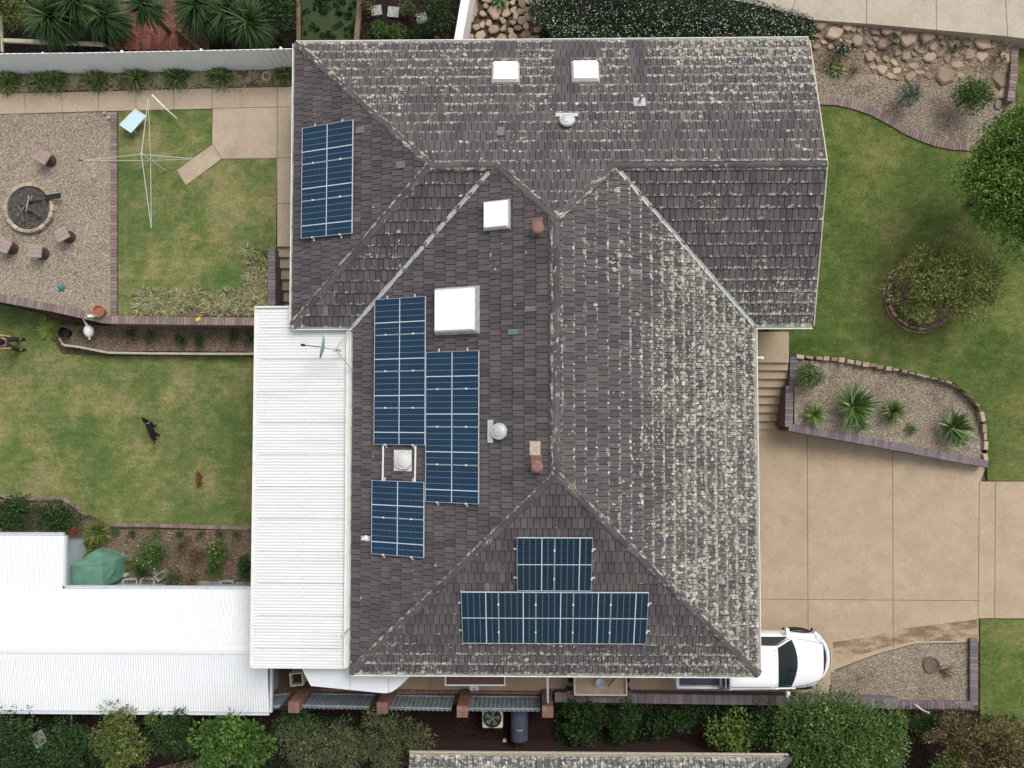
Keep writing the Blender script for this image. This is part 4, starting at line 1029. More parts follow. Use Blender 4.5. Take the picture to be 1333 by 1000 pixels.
# curved awning sheet under the patio roof corner
r = T('awning', 'pale curved awning of three sheets under the south-west roof corner', 'awning', P(460, 885, 0))
def aw(px):
    if px < 404: return 868 + (px - 392) * 2.1
    if px < 500: return 893 + (px - 404) * .1
    return 902.5 - 30 * ss((px - 503) / 47, 0, 1)
zz = 2.55
for x0, x1 in ((390, 455.5), (456, 505.5), (506, 549)):
    xs_ = np.linspace(x0, x1, 10); up_ = [P(x, 852, zz) for x in xs_]; lo = [P(x, aw(x), zz) for x in xs_]
    m = MB(); m.prism(lo + up_[::-1], zz - .03); obj('sheet', m, 'sail', r)
m = MB()
for x in (400, 456, 506, 532): q = P(x, 862, 2.5); m.tube([(q.x, q.y, 0), (q.x, q.y, 2.52)], .03, 8)
obj('post', m, 'white', r)
# square hooded stand beside it
def openbox(name, label, cat, c, sx, sy, h, th, mat, inner, rz=0):
    r = T(name, label, cat, c); m = MB(); R = Matrix.Rotation(rz, 3, 'Z')
    for o_, s_ in (((0, sy / 2 - th / 2), (sx, th)), ((0, -sy / 2 + th / 2), (sx, th)), ((sx / 2 - th / 2, 0), (th, sy - 2 * th)), ((-sx / 2 + th / 2, 0), (th, sy - 2 * th))):
        m.box(V3(c) + R @ V3((o_[0], o_[1], h / 2)), (*s_, h), M=R)
    obj('rim', m, mat, r, bevel=.01); m = MB(); m.box(V3(c) + V3((0, 0, h * .35)), (sx - 2 * th, sy - 2 * th, h * .7), M=R); obj('filling', m, inner, r); return r
q = P(385.5, 885, .95)
openbox('bin', 'square bin with pale rim left of the curved awning', 'bin', V3((q.x, q.y, .04)), .42, .40, .9, .035, 'offw', 'black', .1)
# side of house: window hood, pipe, framed tray
r = T('window_hood', 'brown sloping window hood under the south eave', 'window hood', P(618, 880, 0)); z = 2.3
m = MB(); m.prism([P(580, 862, z), P(657, 862, z), P(657, 891, z - .3), P(580, 891, z - .3)], z - .45); obj('hood', m, simple('maroon_mat', (.12, .065, .06), (.09, .05, .045), 5), r)
m = MB(); m.tube([P(579, 892, z - .28), P(658, 892, z - .28)], .025, 6); m.tube([P(657, 870, z), P(657, 892, z - .28)], .022, 6); m.tube([P(580, 870, z), P(580, 892, z - .28)], .022, 6); obj('frame', m, 'white', r)
m = MB(); q = P(617, 896, .9); r2 = T('hot_water_unit', 'small white rounded unit below the brown window hood', 'water heater', (q.x, q.y, .05)); m.box((q.x, q.y, .5), (.28, .17, .85)); obj('body', m, 'white', r2, bevel=.04); m = MB(); m.tube([(q.x, q.y, .9), (q.x, q.y, 1.05), (q.x + .1, q.y, 1.1)], .025, 8); obj('pipe', m, 'steel', r2)
m = MB(); m.tube([P(713, 915, .06), P(713, 914, 1.6), P(712.5, 876, 2.95)], .035, 8); obj('downpipe', m, 'white', label='white downpipe crossing the south path from the eave', cat='pipe')
q = P(782, 886, 1.1); r = openbox('trailer', 'small white-rimmed box trailer holding boards beside the south wall', 'trailer', V3((q.x, q.y - .0, .55)), 1.62, .95, .5, .035, 'white', 'ply')
MT['baby'] = simple('pale_bucket_mat', (.60, .68, .74), None, 9, .5)
for sx in (-.87, .87):
    m = MB(); m.lathe([(.05, -.08), (.29, -.08), (.3, -.05), (.3, .05), (.29, .08), (.05, .08)], (q.x + sx, q.y, .36), 20, Matrix.Rotation(rad(90), 3, 'Y')); wl = obj('wheel', m, 'rubber', r)
m = MB(); m.tube([(q.x - .8, q.y, .5), (q.x - 1.5, q.y, .5)], .03, 6); m.tube([(q.x - 1.45, q.y, .5), (q.x - 1.45, q.y, .06)], .02, 6); m.box((q.x, q.y, .5), (1.6, .06, .06)); obj('drawbar', m, 'steel', r)
m = MB(); qq = P(781, 888, 1.02); m.lathe([(.10, 0), (.13, .2), (.14, .21), (.12, .2), (.09, .05), (.01, .05)], qq - V3((0, 0, .12)), 18); obj('bucket', m, 'baby', label='pale blue bucket standing in the box trailer', cat='bucket')
m = MB(); m.tube([P(792, 894, 1.1), P(799, 884, 1.12), P(803, 879, 1.15)], .02, 6); obj('stick', m, 'bark', label='brown stick lying across the boards in the box trailer', cat='stick')
edging('brick_kerb', 'stepped red brick border in front of the box trailer', 'edging', [(738, 904), (775, 903.5), (800, 903.5), (822, 904.5)], .5, 0, 'brickR', wd=.22, bl=.11)
# air conditioner with round fan
q = P(641, 935, .85); r = T('air_conditioner', 'boxy white air conditioner with round dark fan facing up', 'air conditioner', (q.x, q.y, 0)); m = MB()
m.box((q.x, q.y, .42), (.64, .66, .80)); obj('case', m, 'offw', r, bevel=.05)
m = MB(); m.lathe([(.27, .80), (.285, .86), (.265, .86), (.255, .83), (.01, .825)], (q.x, q.y, 0), 32); obj('fan_ring', m, 'black', r)
m = MB()
for k in range(5):
    a = k * 1.2566; m.add([V3((q.x, q.y, .845)) + V3((math.cos(a + o_) * rr_, math.sin(a + o_) * rr_, zz_)) for o_, rr_, zz_ in ((0, .05, 0), (-.2, .24, -.008), (.45, .24, .012), (.7, .05, .006))], [(0, 1, 2, 3)])
m.lathe([(.06, .835), (.06, .865), (.01, .87)], (q.x, q.y, 0), 14); obj('fan', m, simple('fan_mat', (.12, .13, .11), None, 8, .5), r)
q = P(676, 945, .9); r = T('barbecue', 'slate-coloured covered barbecue standing beside the air conditioner', 'barbecue', (q.x, q.y, 0)); m = MB()
n_ = 12; vs = []
for yy in (-.52, -.48, 0, .48, .52):
    for k in range(n_ + 1):
        a = math.pi * k / n_; s_ = .9 if abs(yy) > .5 else 1; vs.append((q.x + math.cos(a) * .27 * s_, q.y + yy, .7 + math.sin(a) * .26 * s_))
fs = [(i * (n_ + 1) + k, i * (n_ + 1) + k + 1, (i + 1) * (n_ + 1) + k + 1, (i + 1) * (n_ + 1) + k) for i in range(4) for k in range(n_)]; fs += [tuple(range(n_ + 1)), tuple(4 * (n_ + 1) + k for k in range(n_ + 1))]
m.add(vs, fs); m.box((q.x, q.y, .37), (.5, .98, .66)); obj('cover', m, 'cover', r, smooth=False)
m = MB(); m.tube([(q.x - .1, q.y - .1, .97), (q.x, q.y - .12, 1.0), (q.x + .1, q.y - .1, .97)], .012, 6); obj('handle', m, 'steel', r)
m = MB(); m.tube([P(672, 962, .9), P(673, 985, .4)], .03, 6); obj('pipe', m, 'cover', label='dark pipe between the barbecue and the neighbouring gutter', cat='pipe')
m = MB(); m.lathe([(.06, 0), (.07, .1), (.05, .14), (.01, .15)], P(657, 963, .05), 12); obj('garden_lamp', m, 'white', label='tiny white lamp on the dark ground below the air conditioner', cat='lamp')
# neighbour house at bottom
nh = T('house', 'neighbouring house with weathered grey tiles along the bottom edge', 'house', P(780, 1090, 0)); zn = 2.7
na, nb_, = P(533, 984, zn), P(1000, 986, zn); ny = (na.y + nb_.y) / 2; nx0, nx1 = na.x, P(1030, 1000, 2.9).x; dep = 3.2
O = V3((nx0, ny, zn)); u = V3((1, 0, 0)); v = V3((0, -cp, sp)); ms = []
corners = [O, V3((nx1, ny, zn)), V3((nx1 - dep, ny - dep, zn + dep * TP)), V3((nx0 + .01, ny - dep, zn + dep * TP))]
tiles(ms, 'X', O, u, v, [corners], lambda a, b, p: .95)
nr = joinmesh('roof', ms, 'tile2', nh, ORG[nh.name])
fc = []; caps(fc, corners[1], corners[2], dd=.5); uvobj('ridge_cap', fc, 'tile2', nr)
obj('gutter', gutter(V3((nx0, ny, zn)), V3((nx1, ny, zn)), V3((0, 1, 0))), 'offw', nh)
m = MB(); m.prism([V3((nx0 + .3, ny - .62, 0)), V3((nx1 - .9, ny - .62, 0)), V3((nx1 - .9, ny - 8, 0)), V3((nx0 + .3, ny - 8, 0))], 0, zn - .12); obj('wall', m, simple('shade_darkened_wall_mat', (.055, .03, .028), (.04, .024, .022), 7), nh)  # wall brick colour darkened to stand in for shade below the eave
m = MB(); m.prism([V3((nx0, ny, 0)), V3((nx1 - .3, ny, 0)), V3((nx1 - dep, ny - dep, 0)), V3((nx0, ny - dep, 0))], zn - .16, zn - .13); obj('soffit', m, 'offw', nh)
# ================================================================ TOP-LEFT NEIGHBOUR GARDEN
mb = MB()
zz = ZU + .045; a, b = P(150, -60, zz), P(275, 68, zz)
for i in range(int((b.x - a.x) / .118)):
    for j in range(int((a.y - b.y) / .235)):
        mb.box((a.x + i * .118 + .06, b.y + j * .235 + .1 + (.118 if i % 2 else 0), zz - .03 + random.uniform(-.003, .003)), (.110, .227, .06))
obj('paving', mb, 'redpave', kind='structure')
def beam(name, label, cat, a, b, wd, h, mat):
    m = MB(); d_ = b - a; m.box((a + b) / 2, (d_.length, wd, h), rz=math.atan2(d_.y, d_.x)); return obj(name, m, mat, label=label, cat=cat, bevel=.01)
beam('rail', 'long pale timber rail above the pale fence at top left', 'rail', P(5, 53, 1.9), P(135, 58, 1.9), .11, .11, 'paleW')
beam('rail', 'short upright pale rail at the far left above the fence', 'rail', P(2, 20, 1.85), P(3, 68, 1.85), .06, .08, 'paleW')
beam('post', 'slanting weathered log behind the pale fence', 'log', P(120, 48, 1.8), P(150, 67, 1.5), .10, .1, 'timber')
beam('border_log', 'long brown timber border left of the dark green patch', 'border', P(389, -20, ZU + .1), P(389, 56, ZU + .1), .12, .14, 'timber')
beam('border_log', 'brown timber border between the green patch and the stepping stones', 'border', P(471, -20, ZU + .1), P(464, 56, ZU + .1), .16, .14, 'timber')
beam('border_log', 'slanting brown timber at the right side of the red paving', 'border', P(228, 36, ZU + .14), P(262, 66, ZU + .14), .10, .12, 'timber')
beam('border_log', 'leaning pale log end near the cordylines right of the red paving', 'border', P(338, 38, ZU + .3), P(357, 52, ZU + .16), .07, .08, 'timber')
for i, (x, y, s_, a) in enumerate(((490, 14, .34, .15), (512, 16, .36, -.1), (549, 24, .34, .3))):
    m = MB(); q = P(x, y, ZU + .06); m.box(q, (s_, s_ * .95, .06), rz=a); obj('stepping_stone', m, 'concB', label=['left of three square stepping stones near the top edge', 'middle of three square stepping stones near the top edge', 'right and lowest of three square stepping stones near the top edge'][i], cat='paver', group='stepping stones', bevel=.01)
slab('grass_patch', [(393, -40), (467, -40), (462, 60), (393, 60)], ZU + .05, 1.0, simple('moss_mat', (.03, .055, .018), (.045, .06, .025), 5, .95, bump=.8, bsc=30))
# rock walls
def rockwall(label, area, n, z, r0, r1, flat=.45):
    pg = [(x, y) for x, y in area]; cx = sum(p[0] for p in pg) / len(pg); cy = sum(p[1] for p in pg) / len(pg)
    root = T('rock_wall', label, 'rock wall', P(cx, cy, z if not callable(z) else 1.2)); cnt = 0; placed = []
    A = np.array(pg); k = 0
    while cnt < n and k < 6000:
        k += 1; x = random.uniform(A[:, 0].min(), A[:, 0].max()); y = random.uniform(A[:, 1].min(), A[:, 1].max())
        if not inpoly(np.array([[x, y]]), pg)[0]: continue
        r = random.uniform(r0, r1); q = P(x, y, z)
        if any((q - o_).length < (r + r_) * .80 for o_, r_ in placed): continue
        placed.append((q, r)); m = MB(); rock(m, q + V3((0, 0, r * .1)), (r * random.uniform(1.0, 1.35), r * random.uniform(.75, 1.05), r * flat)); obj('rock', m, 'stone', root, bevel=.012); cnt += 1
zslope = lambda x, y: 1.13 + .5 * min(1, max(0, (y - 10.8) / 1.3))
rockwall('tumbled sandstone rock wall below the upper driveway', [(1062, 30), (1130, 36), (1220, 44), (1316, 52), (1316, 122), (1296, 140), (1280, 110), (1255, 98), (1190, 100), (1165, 104), (1135, 88), (1130, 60), (1062, 62)], 99, zslope, .09, .34, .22)
rockwall('pink sandstone rock paving beside the narrow pale wall', [(602, -30), (694, -30), (690, 30), (720, 50), (720, 56), (600, 56)], 80, ZU + .05, .11, .24, .2)

# ================================================================ YARD OBJECTS
# fire pit
q = P(41, 272, ZU); r = T('fire_pit', 'round stone-edged fire pit full of ash on the gravel', 'fire pit', q); m = MB()
for k in range(20):
    a = k * 2 * math.pi / 20; m.box(q + V3((math.cos(a) * .74, math.sin(a) * .74, .08)), (.12, .225, .2), rz=a + random.uniform(-.06, .06))
obj('ring', m, simple('pit_stone_mat', (.44, .36, .27), (.30, .24, .18), 8, .9, bump=.5, tint=.25), r, bevel=.02)
m = MB(); m.lathe([(.66, .12), (.68, .02), (.01, .02)], q, 30); vs = m; obj('ash_bed', vs, 'ash', r)
for k, (dx, dy, ln, an, mt) in enumerate(((-.1, .05, .8, .9, 'twig'), (.05, -.1, .7, 2.4, 'wood'), (.15, .2, .6, .2, 'wood'), (-.2, -.2, .55, 1.9, 'wood'), (.02, .12, .5, 1.4, 'twig'), (.25, -.2, .5, -.5, 'wood'))):
    m = MB(); c = q + V3((dx, dy, .16 + k * .02)); dv = V3((math.cos(an), math.sin(an), .05)) * ln / 2; m.tube([c - dv, c + V3((.02, .03, .01)), c + dv], [.035 if mt == 'wood' else .02] * 3, 7)
    obj('firewood', m, mt, label=['long pale branch leaning across the fire pit ash', 'charred log across the lower middle of the fire pit', 'charred log in the upper right of the fire pit', 'charred log in the lower left of the fire pit', 'short pale branch standing steepest in the fire pit', 'charred log at the lower right rim of the fire pit'][k], cat='firewood', group='firewood in the fire pit')
m = MB(); a = P(63, 256, ZU + .25); m.box(a + V3((.14, 0, 0)), (.5, .16, .02), rz=.15); obj('metal_plate', m, 'rubber', label='dark metal plate resting on the right rim of the fire pit', cat='plate')
# stools
def stool():
    r = T('stool', '', 'stool', (0, 0, 0)); m = MB(); m.lathe([(.19, 0), (.20, .05), (.165, .2), (.19, .38), (.17, .39), (.01, .39)], (0, 0, 0), 18); obj('base', m, 'stump', r, local=True)
    m = MB()
    for k in (-1, 0, 1): m.box((0, k * .132, .42), (.40, .128, .055), tint=.5)
    obj('seat', m, 'seat', r, local=True, bevel=.008); return r
pr_ = stool()
for i, (x, y, a, lb) in enumerate(((55.5, 204, .55, 'square-topped stool standing alone above the fire pit'), (80.5, 305, -.5, 'square-topped stool nearest the lawn, below the fire pit'), (46, 327, .08, 'lowest square-topped stool, in the middle below the fire pit'), (5, 320, .45, 'square-topped stool at the left edge of the gravel'))):
    q = P(x, y, ZU + .45); M = Matrix.Translation(V3((q.x, q.y, ZU + .02))) @ Matrix.Rotation(-a, 4, 'Z')
    if i == 0: pr_.matrix_world = M; pr_['label'] = lb; pr_['group'] = 'stools around the fire pit'
    else: dup(pr_, M=M, label=lb, group='stools around the fire pit')
# rotary clothes line
r = T('clothes_line', 'rotary clothes line with four pale arms over the upper lawn', 'clothes line', P(206, 213, ZU)); hub = P(184, 201, ZU + 1.6); b = V3((hub.x, hub.y, ZU)); low = V3((hub.x, hub.y, ZU + 1.02))
MT['line'] = simple('line_steel_mat', (.52, .55, .50), (.44, .47, .42), 12, .5)
m = MB(); m.tube([b, hub + V3((0, 0, .03))], [.028, .022], 10); m.ell(hub, (.04, .04, .04)); obj('mast', m, 'line', r)
ends = [P(108, 209, ZU + 1.35), P(252, 207, ZU + 1.35), P(193, 128, ZU + 1.35), P(197, 297, ZU + 1.35)]
for q in ends:
    m = MB(); m.tube([hub, q], .012, 6); m.tube([low, q], .009, 6); obj('arm', m, 'line', r)
m = MB(); q = ends[0]; m.tube([q, q + V3((-.16, .03, -.02))], .02, 6); obj('handle', m, 'black', r)
m = MB(); m.tube([P(198, 124, ZU + .5), P(214, 140, ZU + .42), P(231, 155, ZU + .1)], [.035, .03, .012], 8); obj('pole', m, 'white', label='white pole leaning across the path edge above the clothes line', cat='pole')
# pale blue table
r = T('table', 'small pale blue table on the corner of the upper lawn', 'table', P(176, 160, ZU)); m = MB(); zt = ZU + .36; cs = [(176, 142), (190, 151), (170.5, 173), (155.5, 162.5)]; W = poly(cs, zt)
m.prism(W, zt - .03); obj('top', m, 'blue', r, bevel=.01); c = sum(W, V3((0, 0, 0))) / 4; m = MB()
for a_, b_ in zip(W, W[1:] + W[:1]): m.tube([a_.lerp(c, .02) + V3((0, 0, .0)), b_.lerp(c, .02)], .018, 6)
obj('rim', m, 'white', r)
for a_ in W:
    m = MB(); f = a_.lerp(c, .3); m.tube([V3((f.x, f.y, ZU + .03)), V3((f.x, f.y, zt - .03))], .015, 6); obj('leg', m, 'white', r)
for i, (x, y, rr_) in enumerate(((137, 148, .055), (142.5, 153.5, .07))):
    m = MB(); m.lathe([(rr_, 0), (rr_, .05), (rr_ * .8, .07), (.01, .06)], P(x, y, ZU + .03), 14); obj('pot', m, 'concB', label=['smaller pale pot at the gravel corner by the path', 'larger pale pot at the gravel corner by the path'][i], cat='pot')
m = MB(); c = P(80, 375, ZU + .05)
for k in range(5): a = k * 1.2566 + .3; m.tube([c, c + V3((math.cos(a) * .13, math.sin(a) * .13, -.02))], [.05, .02], 8)
m.ell(c + V3((0, 0, .03)), (.07, .07, .05)); obj('sprinkler', m, 'teal', label='small teal sprinkler on the gravel', cat='sprinkler')
r = T('flower_pot', 'terracotta pot on the corner of the retaining wall', 'pot', P(134, 408, ZU + .05)); c = P(133, 406, ZU + .12)
m = MB(); m.lathe([(.12, -.02), (.165, .2), (.19, .2), (.19, .25), (.155, .25), (.14, .2), (.13, .18), (.01, .18)], c, 24); obj('pot', m, 'terra', r); m = MB(); m.lathe([(.125, .17), (.125, .2), (.01, .205)], c, 16); obj('potting_mix', m, simple('potmix', (.33, .14, .09), (.2, .1, .06), 9), r)
def gardenbird(label, mat, c, s, head, rz):
    r = T('garden_ornament', label, 'ornament', c); R = Matrix.Rotation(rz, 3, 'Z'); m = MB()
    m.ell(c + V3((0, 0, .45 * s)), (.20 * s, .145 * s, .15 * s), 18, 10, R); h = c + R @ V3((head * s, 0, .75 * s))
    m.tube([c + R @ V3((.15 * s, 0, .5 * s)), c + R @ V3((.3 * s, 0, .68 * s)), h], [.045 * s, .022 * s, .03 * s], 8); m.ell(h, (.06 * s, .04 * s, .04 * s)); m.tube([c + R @ V3((-.15 * s, 0, .45 * s)), c + R @ V3((-.27 * s, 0, .43 * s))], [.05 * s, .01 * s], 8); obj('body', m, mat, r, smooth=True)
    m = MB()
    for sy in (-.05, .05): m.tube([c + R @ V3((0, sy * s, .35 * s)), c + R @ V3((0, sy * s, 0))], .01, 5)
    obj('leg', m, 'steel', r); return h, r
c = P(126, 433, .32); h, r = gardenbird('white bird-shaped garden ornament with a long neck in the narrow bed', 'white', c, 1.05, .42, rad(95))
m = MB(); m.box(P(119, 411.5, 1.25), (.22, .09, .08), rz=.05); m.ell(P(124, 411, 1.25), (.08, .05, .05)); obj('white_lamp', m, 'white', label='white wall lamp on top of the brick retaining wall beside the pot', cat='lamp', bevel=.02)
m = MB(); c = P(258, 416, 1.22); m.ell(c, (.11, .065, .05), 14, 8, Matrix.Rotation(.6, 3, 'Z')); m.tube([c + V3((.05, .03, .02)), c + V3((.12, .13, .06))], [.03, .02], 6); m.tube([c + V3((.12, .13, .06)), c + V3((.17, .14, .05))], [.02, .01], 6)
obj('garden_ornament', m, 'yellow', label='small yellow bird-shaped ornament on the retaining wall', cat='ornament', smooth=True)
m = MB(); m.lathe([(.13, 0), (.17, .28), (.185, .3), (.165, .3), (.13, .1), (.01, .1)], P(89, 434, .32), 20); obj('pot', m, 'black', label='black pot beside the lime green grass clump', cat='pot')
m = MB(); m.lathe([(.07, 0), (.10, .13), (.11, .13), (.09, .12), (.01, .1)], P(325, 106, ZU + .04), 16); obj('pot', m, 'seat', label='small pinkish pot in the bed beside the coiled hose', cat='pot')
m = MB()
for rr_ in (.10, .125, .15):
    c = P(347, 99, ZU + .07 + rr_ * .1); m.tube([c + V3((math.cos(a) * rr_, math.sin(a) * rr_, 0)) for a in np.linspace(0, 6.28, 22)], .012, 6, cap=False)
obj('hose_coil', m, 'offw', label='coiled pale garden hose against the left wall of the house', cat='hose')
m = MB()
for x, y, a in ((306, 117, .3), (313, 118, .8), (298, 119, -.4)):
    c = P(x, y, ZU + .07); m.ell(c, (.06, .02, .015), 8, 5, Matrix.Rotation(a, 3, 'Z'))
obj('leaf_litter', m, 'twig', kind='stuff', label='dry curled leaves on the path edge', cat='leaf litter')
m = MB(); m.box(P(989, 466, 2.8), (.22, .07, .05)); m.tube([P(986, 466, 3.0), P(992, 466, 2.8)], .02, 6); obj('flood_light', m, 'white', label='small white light bracket under the east eave above the steps', cat='light')
# tarp-covered machine
r = T('covered_barbecue', 'bulky shape under a faded green tarpaulin in the garage corner', 'tarpaulin cover', P(125, 745, 0)); zt = .95
T1, T2, T3, T4 = P(92, 737, 1.05), P(133, 735, 1.12), P(135, 763, 1.08), P(96, 765, 1.02)
N1, N2, E1, E2, S1, W1 = P(104, 729, .5), P(127, 715, .45), P(158, 727, .45), P(164, 751, .05), P(142, 768, .05), P(104, 768, .05)
A_, B_, C_, a_ = T1, T2, T3, W1
m = MB(); m.add([T1, T2, T3, T4, N1, N2, E1, E2, S1, W1, V3((N1.x, N1.y, .05)), V3((N2.x, N2.y, .05)), V3((E1.x, E1.y, .05))],
  [(0, 3, 2, 1), (0, 1, 5, 4), (1, 6, 5), (1, 2, 7, 6), (2, 3, 9, 8), (2, 8, 7), (0, 4, 10, 9), (0, 9, 3), (4, 5, 11, 10), (5, 6, 12, 11), (6, 7, 12)])
bm = bmesh.new()
for v_ in m.v: bm.verts.new(v_)
bm.verts.ensure_lookup_table()
for f in m.f: bm.faces.new([bm.verts[i] for i in f])
bmesh.ops.recalc_face_normals(bm, faces=bm.faces); bmesh.ops.triangulate(bm, faces=bm.faces); bmesh.ops.subdivide_edges(bm, edges=bm.edges, cuts=3, use_grid_fill=True)
m2 = MB(); bm.verts.index_update(); m2.add([v_.co + V3((random.gauss(0, .010), random.gauss(0, .010), random.gauss(0, .008) if v_.co.z > .1 else 0)) for v_ in bm.verts], [tuple(v_.index for v_ in f.verts) for f in bm.faces]); bm.free()
o = obj('tarpaulin', m2, 'tarp', r); m = MB(); m.tube([A_.lerp(T4, .0).lerp(B_, .34) + V3((0, 0, .012)), T4.lerp(C_, .34) + V3((0, 0, .012))], .007, 5); m.tube([T4 + V3((0, 0, .01)), A_ + V3((0, 0, .01)), B_ + V3((0, 0, .01)), C_ + V3((0, 0, .01)), T4 + V3((0, 0, .01))], .008, 5); obj('seam', m, 'tarp', r)
# block planters
for i, (x, y, s_) in enumerate(((175, 758, .42), (197, 757, .42), (214, 748, .3))):
    openbox('planter_box', ['left hollow concrete planter by the garage wall', 'middle hollow concrete planter by the garage wall', 'small tilted concrete planter right of the two larger ones'][i], 'planter', P(x, y, .05), s_ * 1.15, s_ * .8, .3, .05, 'concB', 'mulch', [0.05, .0, .6][i])
for i, (x, y) in enumerate(((165, 748), (203, 745))):
    m = MB(); m.box(P(x, y, .12), (.13, .12, .2), rz=.3); obj('concrete_block', m, 'concB', label=['small concrete block behind the left planter', 'small concrete block behind the middle planter'][i], cat='block', bevel=.01)
openbox('planter_box', 'grey trough planter near the patio roof in the rose bed', 'planter', P(299, 759, .05), .42, .24, .25, .05, 'concB', 'mulch')
# stump ring in gravel triangle
r = T('stump_plant', 'dead staked plant beside a round sunken pot in the gravel triangle', 'dead plant', P(1226, 870, .07)); m = MB()
m.tube([P(1226, 868, .08), P(1226, 865, .5)], .018, 6); obj('stake', m, 'paleW', r); m = MB()
for k in range(14): a = random.uniform(-.9, .6); l = random.uniform(.25, .6); c = P(1222, 872, .1); m.tube([c, c + V3((math.cos(a) * l * .5, math.sin(a) * l * .4, .12)), c + V3((math.cos(a) * l, math.sin(a) * l, .05))], [.012, .009, .004], 5)
obj('branches', m, 'bark', r)
m = MB(); c = P(1212, 866, .075); m.lathe([(.27, 0), (.26, .05), (.22, .06), (.2, .02), (.01, .02)], c, 24); obj('plant_saucer', m, simple('saucer_mat', (.17, .12, .09), (.13, .09, .07), 12), label='round brown dish set in the gravel triangle', cat='dish')
m = MB(); c = P(1200, 924, .35); m.tube([P(1191, 917, .3), c, c + V3((.1, -.05, .1))], [.03, .03, .04], 8); m.ell(c + V3((.12, -.06, .1)), (.07, .05, .05)); obj('tap', m, 'offw', label='small pale garden tap on the lower edging wall', cat='tap')
m = MB()
for k in range(9): a = random.uniform(2.6, 3.4); l = random.uniform(.4, .9); c = P(1226, 958 + random.uniform(-3, 3), .5); m.tube([c, c + V3((math.cos(a) * l * .5, math.sin(a) * l * .5 + .05, .1)), c + V3((math.cos(a) * l, math.sin(a) * l, .15))], [.014, .01, .005], 5)
obj('dead_branches', m, 'twig', label='bare pale twigs sticking out beside the large round hedge', cat='branches')
m = MB(); m.tube([P(93, 926, 1.2), P(93, 968, .9)], .025, 6); obj('pole', m, 'steel', label='thin green-grey pole below the garage roof', cat='pole')
m = MB(); c = P(51, 962, .5); m.box(c, (.42, .48, .06), rz=.5); obj('slab', m, 'concB', label='grey stone slab among the dark shrubs at lower left', cat='slab', bevel=.02)
slab('paving', [(205, 1000), (235, 992), (262, 986), (275, 1060), (200, 1060)], .06, -.05, simple('pink_paving_mat', (.22, .13, .10), (.17, .1, .08), 6))

# ================================================================ UTE
cx0 = P(1083, 860, .9).x; cyc = P(1000, 860.5, 1.0).y
car = T('car', 'white utility truck with dark tray cover parked nose out beside the house', 'utility truck', (cx0 - 2.5, cyc, .06))
def loft(secs, closed=True):
    m = MB(); n = len(secs[0]); vs = [p for s_ in secs for p in s_]
    fs = [(i * n + k, i * n + (k + 1) % n, (i + 1) * n + (k + 1) % n, (i + 1) * n + k) for i in range(len(secs) - 1) for k in range(n)] + [tuple(reversed(range(n))), tuple((len(secs) - 1) * n + k for k in range(n))]
    m.add(vs, fs, .5); return m
def csec(x, hwb, hws, hwt, zb_, zs, zt):
    """rounded body section, y half-widths at bottom / shoulder / top"""
    half = [(hwb * .92, zb_), (hwb, zb_ + .06), (hws, (zb_ + zs) * .5), (hws * .995, zs - .05), (hws * .96, zs + .02), (hwt, zt - .025), (hwt * .8, zt), (hwt * .4, zt + .012), (0, zt + .016)]
    pts_ = half + [(-a, b) for a, b in half[-2::-1]]
    return [V3((x, a, b)) for a, b in pts_]
fx = 2.5  # nose at local x=+2.38
body = loft([csec(-2.42, .80, .86, .80, .50, .95, 1.0), csec(-2.36, .86, .91, .86, .42, 1.0, 1.07), csec(-1.7, .88, .93, .87, .38, 1.02, 1.09), csec(-.95, .88, .93, .87, .36, 1.02, 1.09), csec(.2, .88, .93, .84, .36, 1.00, 1.07), csec(1.0, .88, .93, .80, .36, .96, 1.08),
             csec(1.5, .88, .92, .76, .38, .93, 1.04), csec(1.85, .86, .87, .70, .40, .88, .99), csec(2.05, .76, .78, .62, .42, .82, .93), csec(2.16, .62, .64, .50, .44, .74, .86), csec(2.20, .54, .56, .42, .48, .68, .76)])
CO = V3((cx0 - 2.42, cyc, .06)); ORG[car.name] = CO; car.location = CO; car.scale = (1, .92, 1)
def lobj(name, m, mat, parent, **k): return obj(name, m, mat, parent, local=True, **k)
b_ = lobj('body', body, 'carw', car, smooth=False); md = b_.modifiers.new('s', 'SUBSURF'); md.levels = 1; md.render_levels = 2
for f in b_.data.polygons: f.use_smooth = True
def cab(x, hb, ht, z0_, z1_): return [V3((x[0], hb, z0_)), V3((x[1], ht, z1_ - .05)), V3((x[1], ht * .93, z1_)), V3((x[1], 0, z1_ + .02)), V3((x[1], -ht * .93, z1_)), V3((x[1], -ht, z1_ - .05)), V3((x[0], -hb, z0_))]
rf = loft([[V3((x, y, z)) for y, z in ((.70, 1.60), (.66, 1.68), (.4, 1.715), (0, 1.725), (-.4, 1.715), (-.66, 1.68), (-.70, 1.60), (-.55, 1.58), (.55, 1.58))] for x in (-.92, -.86, -.4, .1, .38)] + [[V3((.53, y, z)) for y, z in ((.66, 1.55), (.62, 1.62), (.4, 1.66), (0, 1.675), (-.4, 1.66), (-.62, 1.62), (-.66, 1.55), (-.5, 1.53), (.5, 1.53))]])
lobj('roof', rf, 'carw', car, smooth=True)
m = MB()   # windscreen curved
n_ = 8; vs = []
for k in range(n_ + 1):
    f = k / n_ * 2 - 1; vs.append(V3((.56 - .06 * f * f, f * .63, 1.63 + .03 * (1 - f * f)))); vs.append(V3((1.30 - .20 * f * f, f * .80, 1.07 + .01 * (1 - f * f))))
m.add(vs, [(2 * k, 2 * k + 1, 2 * k + 3, 2 * k + 2) for k in range(n_)]); m.add([v_ - V3((.012, 0, .02)) for v_ in vs], [(2 * k, 2 * k + 2, 2 * k + 3, 2 * k + 1) for k in range(n_)]); lobj('windscreen', m, 'glass', car, smooth=True)
